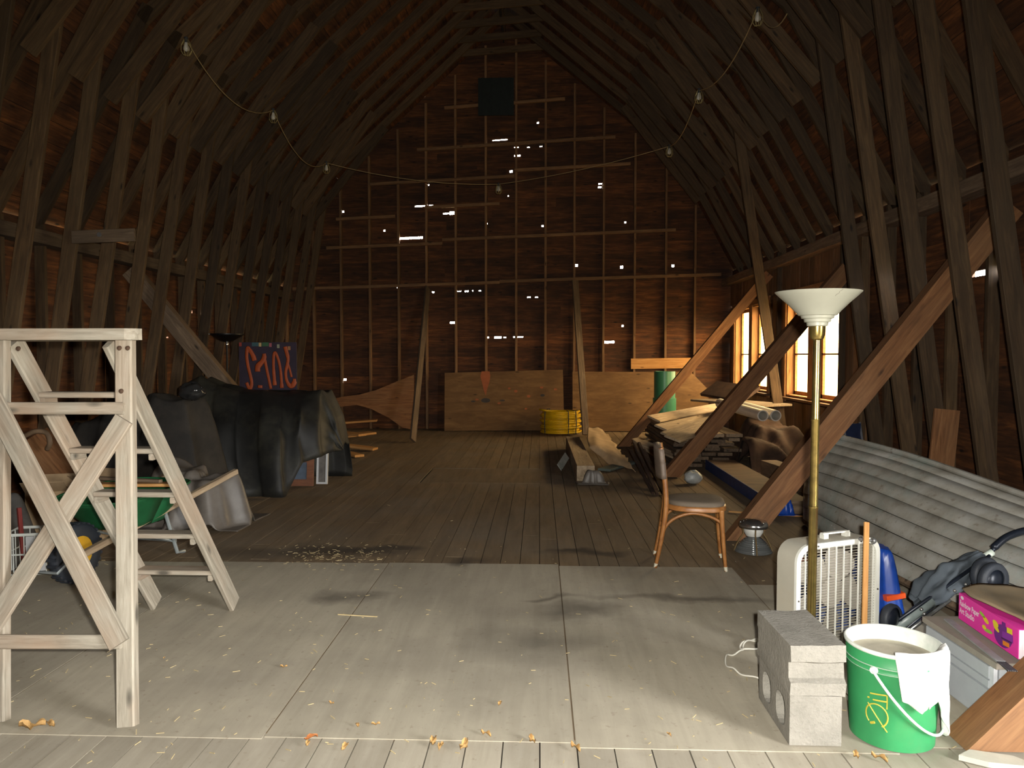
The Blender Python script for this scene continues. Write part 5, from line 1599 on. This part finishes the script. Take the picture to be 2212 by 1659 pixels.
o = part('torn_cardboard', m, M['cardboard'], None, True); sm = o.modifiers.new('thickness', 'SOLIDIFY'); sm.thickness = 0.006
tag(o, 'torn folded sheet of tan cardboard beside long grey timber', 'cardboard')
o = beam('green_board', fl(1305, 1020) + Vector((0, 0, .03)), fl(1372, 1012) + Vector((0, 0.4, .03)), 0.18, 0.03, plain('grey_green', (0.10, 0.13, 0.12), 0.7)); tag(o, 'grey green board lying flat under torn cardboard', 'board')
# stacked slats: courses of boards with ends to the camera
lay = 0
zz = 0.012
rs = random.Random(21)
for r_ in range(9):
    x = 1.78
    kk = 0
    while x < 2.44:
        w_ = rs.uniform(0.14, 0.24)
        y0 = 9.75 + rs.uniform(-0.12, 0.22)
        y1 = 12.4 + rs.uniform(-0.3, 0.3)
        th = 0.042
        mt = M['lumberdark'] if r_ < 7 else M['lumber']
        o = beam('stacked_board', (x + w_ / 2, round(y0, 1), zz + th / 2), (x + w_ / 2 + rs.uniform(-.03, .03), round(y1, 1), zz + th / 2 + rs.uniform(0, .01)), round(w_, 2) - 0.01, th, mt)
        tag(o, '%s board from left in %s course of the stack below windows' % (ORD[kk], ORD[8 - r_] + ' lowest' if False else ORD[r_]), 'board', 'rough boards in the stack below the windows')
        kk += 1
        x += w_ + 0.02
    zz += 0.054
# loose wide boards tumbling off the stack towards the pipe, lit by the windows
LBD = [((1412, 905), (1555, 878), 0.70, 12.7, 0.22), ((1428, 925), (1560, 895), 0.69, 11.2, 0.20), ((1440, 940), (1540, 905), 0.68, 10.4, 0.16), ((1452, 948), (1530, 922), 0.67, 9.6, 0.20), ((1400, 945), (1450, 930), 0.16, 11.8, 0.16), ((1385, 955), (1470, 990), 0.30, 10.4, 0.14), ((1372, 948), (1425, 990), 0.20, 10.6, 0.10)]
LNAMES = ['wide pale board at the foot of green pipe', 'second pale board below the green pipe', 'pale split board sliding off the lumber stack', 'pale board end hanging over the lumber stack', 'short grey board beside the orange brace foot', 'brown plank sloping down behind the chair back', 'thin brown lath sloping left of the chair back']
for k, (a_, b_, z_, Y, w_) in enumerate(LBD):
    p, q = atz(a_[0], a_[1], z_ * 0.8), at(b_[0], b_[1], Y + 0.3)
    if k >= 5: p, q = at(a_[0], a_[1], Y), at(b_[0], b_[1], Y - 0.5)
    o = beam('loose_board', p, q, w_, 0.026, M['lumber'], up=(0.1, -0.5, 1)); tag(o, LNAMES[k], 'board')
# table top and white pipes on the pile
tp = at(1632, 885, 10.9)
o = beam('table_leaf', (2.62, 11.7, 0.80), (3.28, 10.4, 0.80), 0.62, 0.03, M['lumber']); tag(o, 'pale table leaf lying on the dark heap under windows', 'table leaf')
o = beam('dark_board', (2.75, 12.1, 0.96), (3.2, 11.3, 0.90), 0.40, 0.05, M['heap'], up=(-0.5, -0.3, 1)); tag(o, 'dark tilted board lying behind the pale table leaf', 'board')
M['pvc'] = plain('white_pvc', (0.66, 0.62, 0.55), 0.4, spread=0.06)
for k, (px, lb) in enumerate(((1648, 'left white plastic pipe poking out of the heap under window'), (1676, 'right white plastic pipe poking out of the heap under window'))):
    e = at(px, 898, 9.55)
    t = thing('plastic_pipe', lb, 'pipe', e, 0)
    Mx = Matrix.Rotation(-math.pi / 2, 4, 'X') @ Matrix.Identity(4)
    Mx = Matrix.Rotation(0.10, 4, 'Z') @ Matrix.Rotation(0.035, 4, 'X') @ Mx
    part('tube', MB().lathe([(0.058, 1.6), (0.072, 1.6), (0.072, 0.0), (0.058, 0.0), (0.058, 1.55)], 26, Mx), M['pvc'], t, True, auto=40)
drape('dark_heap', 'dark brown heap of old sacking under the right window', 'heap', M['heap'], 3.10, 10.1, 0.46, 0.95, [(0.05, 0.1, 0.44, 0.75, 0.50), (0.1, 0.5, 0.40, 0.45, 0.54), (-0.2, -0.4, 0.35, 0.4, 0.32)], 1.6, 15, n=46)
# long timbers between stack and boat
M['bluepaint'] = plain('blue_paint', (0.012, 0.035, 0.13), 0.5, spread=0.3, scale=12)
pa, pb_ = fl(1533, 1015), fl(1648, 1112)
bpl = thing('blue_edged_plank', 'long plank with dark blue painted edge beyond the chair', 'plank', ((pa.x + pb_.x) / 2 + 0.2, (pa.y + pb_.y) / 2, 0.008))
LL = (pa.y - pb_.y)
part('plank', MB().box((0.0, 0, 0.065), (0.36, LL, 0.12)), M['lumberdark'], bpl, rot=(0, 0, 0.0))
part('blue_edge', MB().box((-0.187, 0, 0.065), (0.014, LL, 0.125)), M['bluepaint'], bpl)
o = beam('long_timber', (2.98, 7.5, 0.12), (2.80, 9.1, 0.12), 0.20, 0.20, M['lumberdark']); tag(o, 'weathered square timber lying behind the thick brace', 'timber')
o = beam('long_timber', (2.42 + 0.15, 6.9, 0.05), (2.47 + 0.1, 7.45, 0.05), 0.14, 0.07, M['lumber']); tag(o, 'short brown timber lying between brace and boat stern', 'timber')
wbg = fl(1497, 1046)
o = part('white_bag', MB().grid(bag, 22, 14), plain('white_poly', (0.42, 0.44, 0.43), 0.4, spread=0.15, bump=0.3), None, True, loc=(wbg.x, wbg.y, 0.006)); o.scale = (0.7, 0.7, 0.5)
tag(o, 'small crumpled white plastic bag on the floor behind chair', 'bag')
M['bluetarp'] = plain('blue_tarp', (0.01, 0.055, 0.33), 0.35, spread=0.3, scale=6)
br = fl(1693, 1112)
o = drape('blue_tarp_corner', 'small blue tarp corner beside the thick brace', 'tarp', M['bluetarp'], br.x, br.y, 0.10, 0.12, [(0, 0, 0.07, 0.09, 0.14)], 1.0, 17, n=20)
o = beam('straw_lath', fl(1620, 1108) + Vector((-0.2, 0, 0.012)), fl(1735, 1118) + Vector((0, 0, 0.012)), 0.03, 0.012, M['freshwood']); tag(o, 'thin pale lath on the floor behind the thick brace', 'lath')
bt = Vector((1.96, 4.02, 0))
drape('blue_tarp', 'bright blue tarp crumpled between box fan and boat', 'tarp', M['bluetarp'], 1.90, 4.22, 0.12, 0.18, [(0, 0, 0.11, 0.15, 0.38)], 1.4, 19, n=30)
drape('brown_sacking', 'brown sacking on the floor between stroller and boat', 'sacking', M['heap'], 2.0, 4.64, 0.18, 0.18, [(0, 0, 0.14, 0.14, 0.26)], 1.4, 23, n=26)
ot = at(1930, 1292, 4.1)
o = beam('orange_strap', ot - Vector((0.05, 0, 0)), ot + Vector((0.06, 0.02, 0.015)), 0.05, 0.03, plain('orange_red', (0.75, 0.09, 0.015), 0.5)); tag(o, 'short orange red strap lying beside the blue tarp', 'strap')
o = beam('orange_strap', Vector((1.38, 4.12, 0.345)), Vector((1.52, 4.16, 0.345)), 0.05, 0.05, plain('brick_red', (0.40, 0.08, 0.03), 0.6)); tag(o, 'brick red strap seen through the box fan grille', 'strap')
o = drape('blue_bundle', 'blue bundle on the floor seen through the box fan', 'bundle', plain('blue_cloth', (0.03, 0.06, 0.20), 0.7, spread=0.3), 1.57, 4.16, 0.17, 0.14, [(0, 0, 0.15, 0.11, 0.32)], 1.2, 29, n=28)
# dark stakes bundle left of the chair
sk = thing('stake_bundle', 'bundle of dark pointed stakes propped left of the chair', 'stakes', (1.12, 8.35, 0.0))
rs = random.Random(4)
for k in range(5):
    f0 = Vector((0.10 + 0.035 * k, -0.30 + rs.uniform(-.2, .2), 0.02)); f1 = Vector((0.06 + 0.03 * k + rs.uniform(-.04, .04), 0.9 + rs.uniform(-.1, .2), 0.36 + rs.uniform(-.08, .06)))
    beam('stake', f0, f1, 0.032, 0.028, M['heap'], sk)
# navy folding chair leaning behind the boat
nf = at(1862, 955, 6.9)
fc = thing('folding_chair', 'navy folding chair leaning against wall behind the boat', 'folding chair', (nf.x - 0.02, 6.95, 0.01), 0.3)
M['navy'] = plain('navy_vinyl', (0.014, 0.022, 0.055), 0.5, spread=0.2)
for s_ in (-1, 1):
    part('frame_tube', MB().tube([(s_ * 0.10, -0.1, 0), (s_ * 0.09, 0.08, 0.86)], 0.011, 8), plain('grey_tube', (0.25, 0.26, 0.29), 0.3, 0.7), fc)
part('back_panel', MB().box((0, 0.07, 0.76), (0.17, 0.02, 0.18)), M['navy'], fc)
part('seat_panel', MB().box((0, 0.03, 0.42), (0.17, 0.025, 0.36)), M['navy'], fc)
# short upright board on the right wall behind the boat
o = beam('upright_board', (3.20, 6.08, 0.03), (3.30, 6.11, 1.06), 0.20, 0.03, M['brace'], up=(0, 1, 0)); tag(o, 'short orange brown board standing upright behind the boat', 'board')
# scrap at the lower right corner
sc = fl(2140, 1648)
m = MB().prism([(-0.11, -0.02), (-0.06, 0.035), (0.08, 0.03), (0.12, 0.0), (0.11, -0.035), (-0.02, -0.045)], 0.0, 0.02, 'z')
o = part('stone_slab', m, plain('pale_stone', (0.50, 0.48, 0.40), 0.9, spread=0.1), None, loc=(sc.x, sc.y, 0.004), rot=(0, 0, -0.25)); tag(o, 'flat pale chip of stone on floor below bright brace', 'stone')

# ------------------------------------------------------------------ string of caged bulbs slung across the loft
M['wire'] = plain('tan_wire', (0.30, 0.21, 0.10), 0.6)
M['bulb'] = plain('bulb_glass', (0.55, 0.52, 0.45), 0.12, spread=0.05)
M['cage'] = plain('cage_wire', (0.40, 0.32, 0.14), 0.4, 0.5)
nodes = [(402, 85, 7.6), (590, 238, 9.6), (705, 352, 11.6), (1077, 398, 12.6), (1446, 316, 11.6), (1510, 195, 9.6), (1637, 20, 7.7), (1700, 30, 7.0)]
NP = [at(*n_) for n_ in nodes]
sl = thing('light_string', 'string of caged bulbs on thin wire slung below rafters', 'string lights', NP[3])
sag = [0.28, 0.30, 0.10, 0.06, 0.16, 0.20, 0.15]
wp = []
for i in range(len(NP) - 1):
    for j in range(12):
        t_ = j / 12
        p = NP[i].lerp(NP[i + 1], t_)
        p.z -= sag[i] * 4 * t_ * (1 - t_)
        wp.append(p - NP[3])
wp.append(NP[-1] - NP[3])
part('cable', MB().tube(wp, 0.006, 5), M['wire'], sl)
for i, p in enumerate(NP[:7]):
    c_ = p - NP[3]
    b_ = part('bulb', MB().lathe([(0.014, -0.02), (0.018, -0.05), (0.032, -0.085), (0.03, -0.11), (0, -0.125)], 12, Matrix.Translation(c_)), M['bulb'], sl, True)
    part('socket', MB().lathe([(0, 0.02), (0.02, 0.02), (0.02, -0.03), (0.016, -0.035)], 10, Matrix.Translation(c_)), M['rubber'], b_)
    m = MB()
    for k in range(4):
        a = math.pi * k / 4
        m.tube([c_ + Vector((math.cos(a) * r, math.sin(a) * r, z_)) for r, z_ in ((0.02, 0.0), (0.05, -0.06), (0.055, -0.12), (0.03, -0.16), (-0.03, -0.16), (-0.055, -0.12), (-0.05, -0.06), (-0.02, 0.0))], 0.003, 4)
    part('cage', m, M['cage'], b_)

# ------------------------------------------------------------------ dry leaves and straw on the floor
M['leaf'] = plain('dry_leaf', (0.42, 0.25, 0.09), 0.8, spread=0.35, scale=20)
M['leafred'] = plain('dry_leaf_red', (0.36, 0.12, 0.03), 0.8, spread=0.3, scale=20)
LV = [(672, 1600, .055, 1), (665, 1612, .04, 0), (936, 1608, .06, 0), (952, 1618, .05, 0), (1002, 1619, .07, 0), (1050, 1592, .05, 0), (1150, 1606, .055, 0), (1243, 1622, .06, 0), (745, 1620, .05, 0), (70, 1578, .10, 0), (110, 1572, .06, 0), (812, 1570, .035, 0), (772, 1572, .035, 0), (1080, 1525, .04, 0), (1445, 1592, .03, 0), (716, 1524, .03, 0), (355, 1425, .02, 0), (613, 1445, .035, 0), (1850, 1640, .05, 0), (1900, 1645, .06, 0)]
lp_ = []
for k in range(3):
    def lf(u, v, k=k):
        a = (u - 0.5) * 2
        w = math.cos(a * 1.4) * 0.5 * (1 + 0.25 * math.sin(u * 30))
        return (a, (v - 0.5) * 2 * w * 0.8, 0.35 * abs(math.sin(a * 2 + k)) + 0.5 * (v - 0.5) ** 2 * 2 + 0.12 * math.sin(u * 9 + v * 7 + k))
    lp_.append(MB().grid(lf, 10, 6).mesh('leaf', True))
LV.sort()
for k, (px, py, sz, rd) in enumerate(LV):
    p = fl(px, py)
    me = lp_[k % 3]
    if not me.materials: me.materials.append(M['leaf'])
    if rd:
        me = me.copy(); me.materials.clear(); me.materials.append(M['leafred'])
    o = link('dry_leaf', me, None, None, loc=(p.x, p.y, 0.008), rot=(0, 0, R.uniform(0, 6)))
    o.scale = (sz * 0.5,) * 3
    tag(o, 'red brown dry leaf on the front floor left of centre' if rd else '%s curled dry leaf counted from the left along the floor' % ORD[k], 'leaf', 'dry leaves on the floor')
rs = random.Random(99)
m = MB()
for k in range(520):
    if k < 360:
        x, y = rs.uniform(-3.2, 1.6), 2.55 + abs(rs.gauss(0, 1.6))
    else:
        p = fl(rs.gauss(730, 70), rs.gauss(1200, 14)); x, y = p.x, p.y
    a = rs.uniform(0, 6.28); L = rs.uniform(0.006, 0.035)
    Mx = Matrix.Translation((x, y, 0.008)) @ Matrix.Rotation(a, 4, 'Z') @ Matrix.Rotation(rs.uniform(-.2, .2), 4, 'Y')
    m.box((0, 0, 0), (L, 0.0025, 0.002), Mx)
o = part('straw_litter', m, plain('straw', (0.48, 0.38, 0.20), 0.8, spread=0.3), None); o['kind'] = 'stuff'; o['label'] = 'loose bits of straw and chaff scattered over the floor'; o['category'] = 'straw'
p, q = fl(730, 1330), fl(815, 1335)
o = beam('straw_stalk', p + Vector((0, 0, .008)), q + Vector((0, 0, .008)), 0.006, 0.005, bpy.data.materials['straw'], ch=0); tag(o, 'single long straw stalk lying on middle of the floor', 'straw')
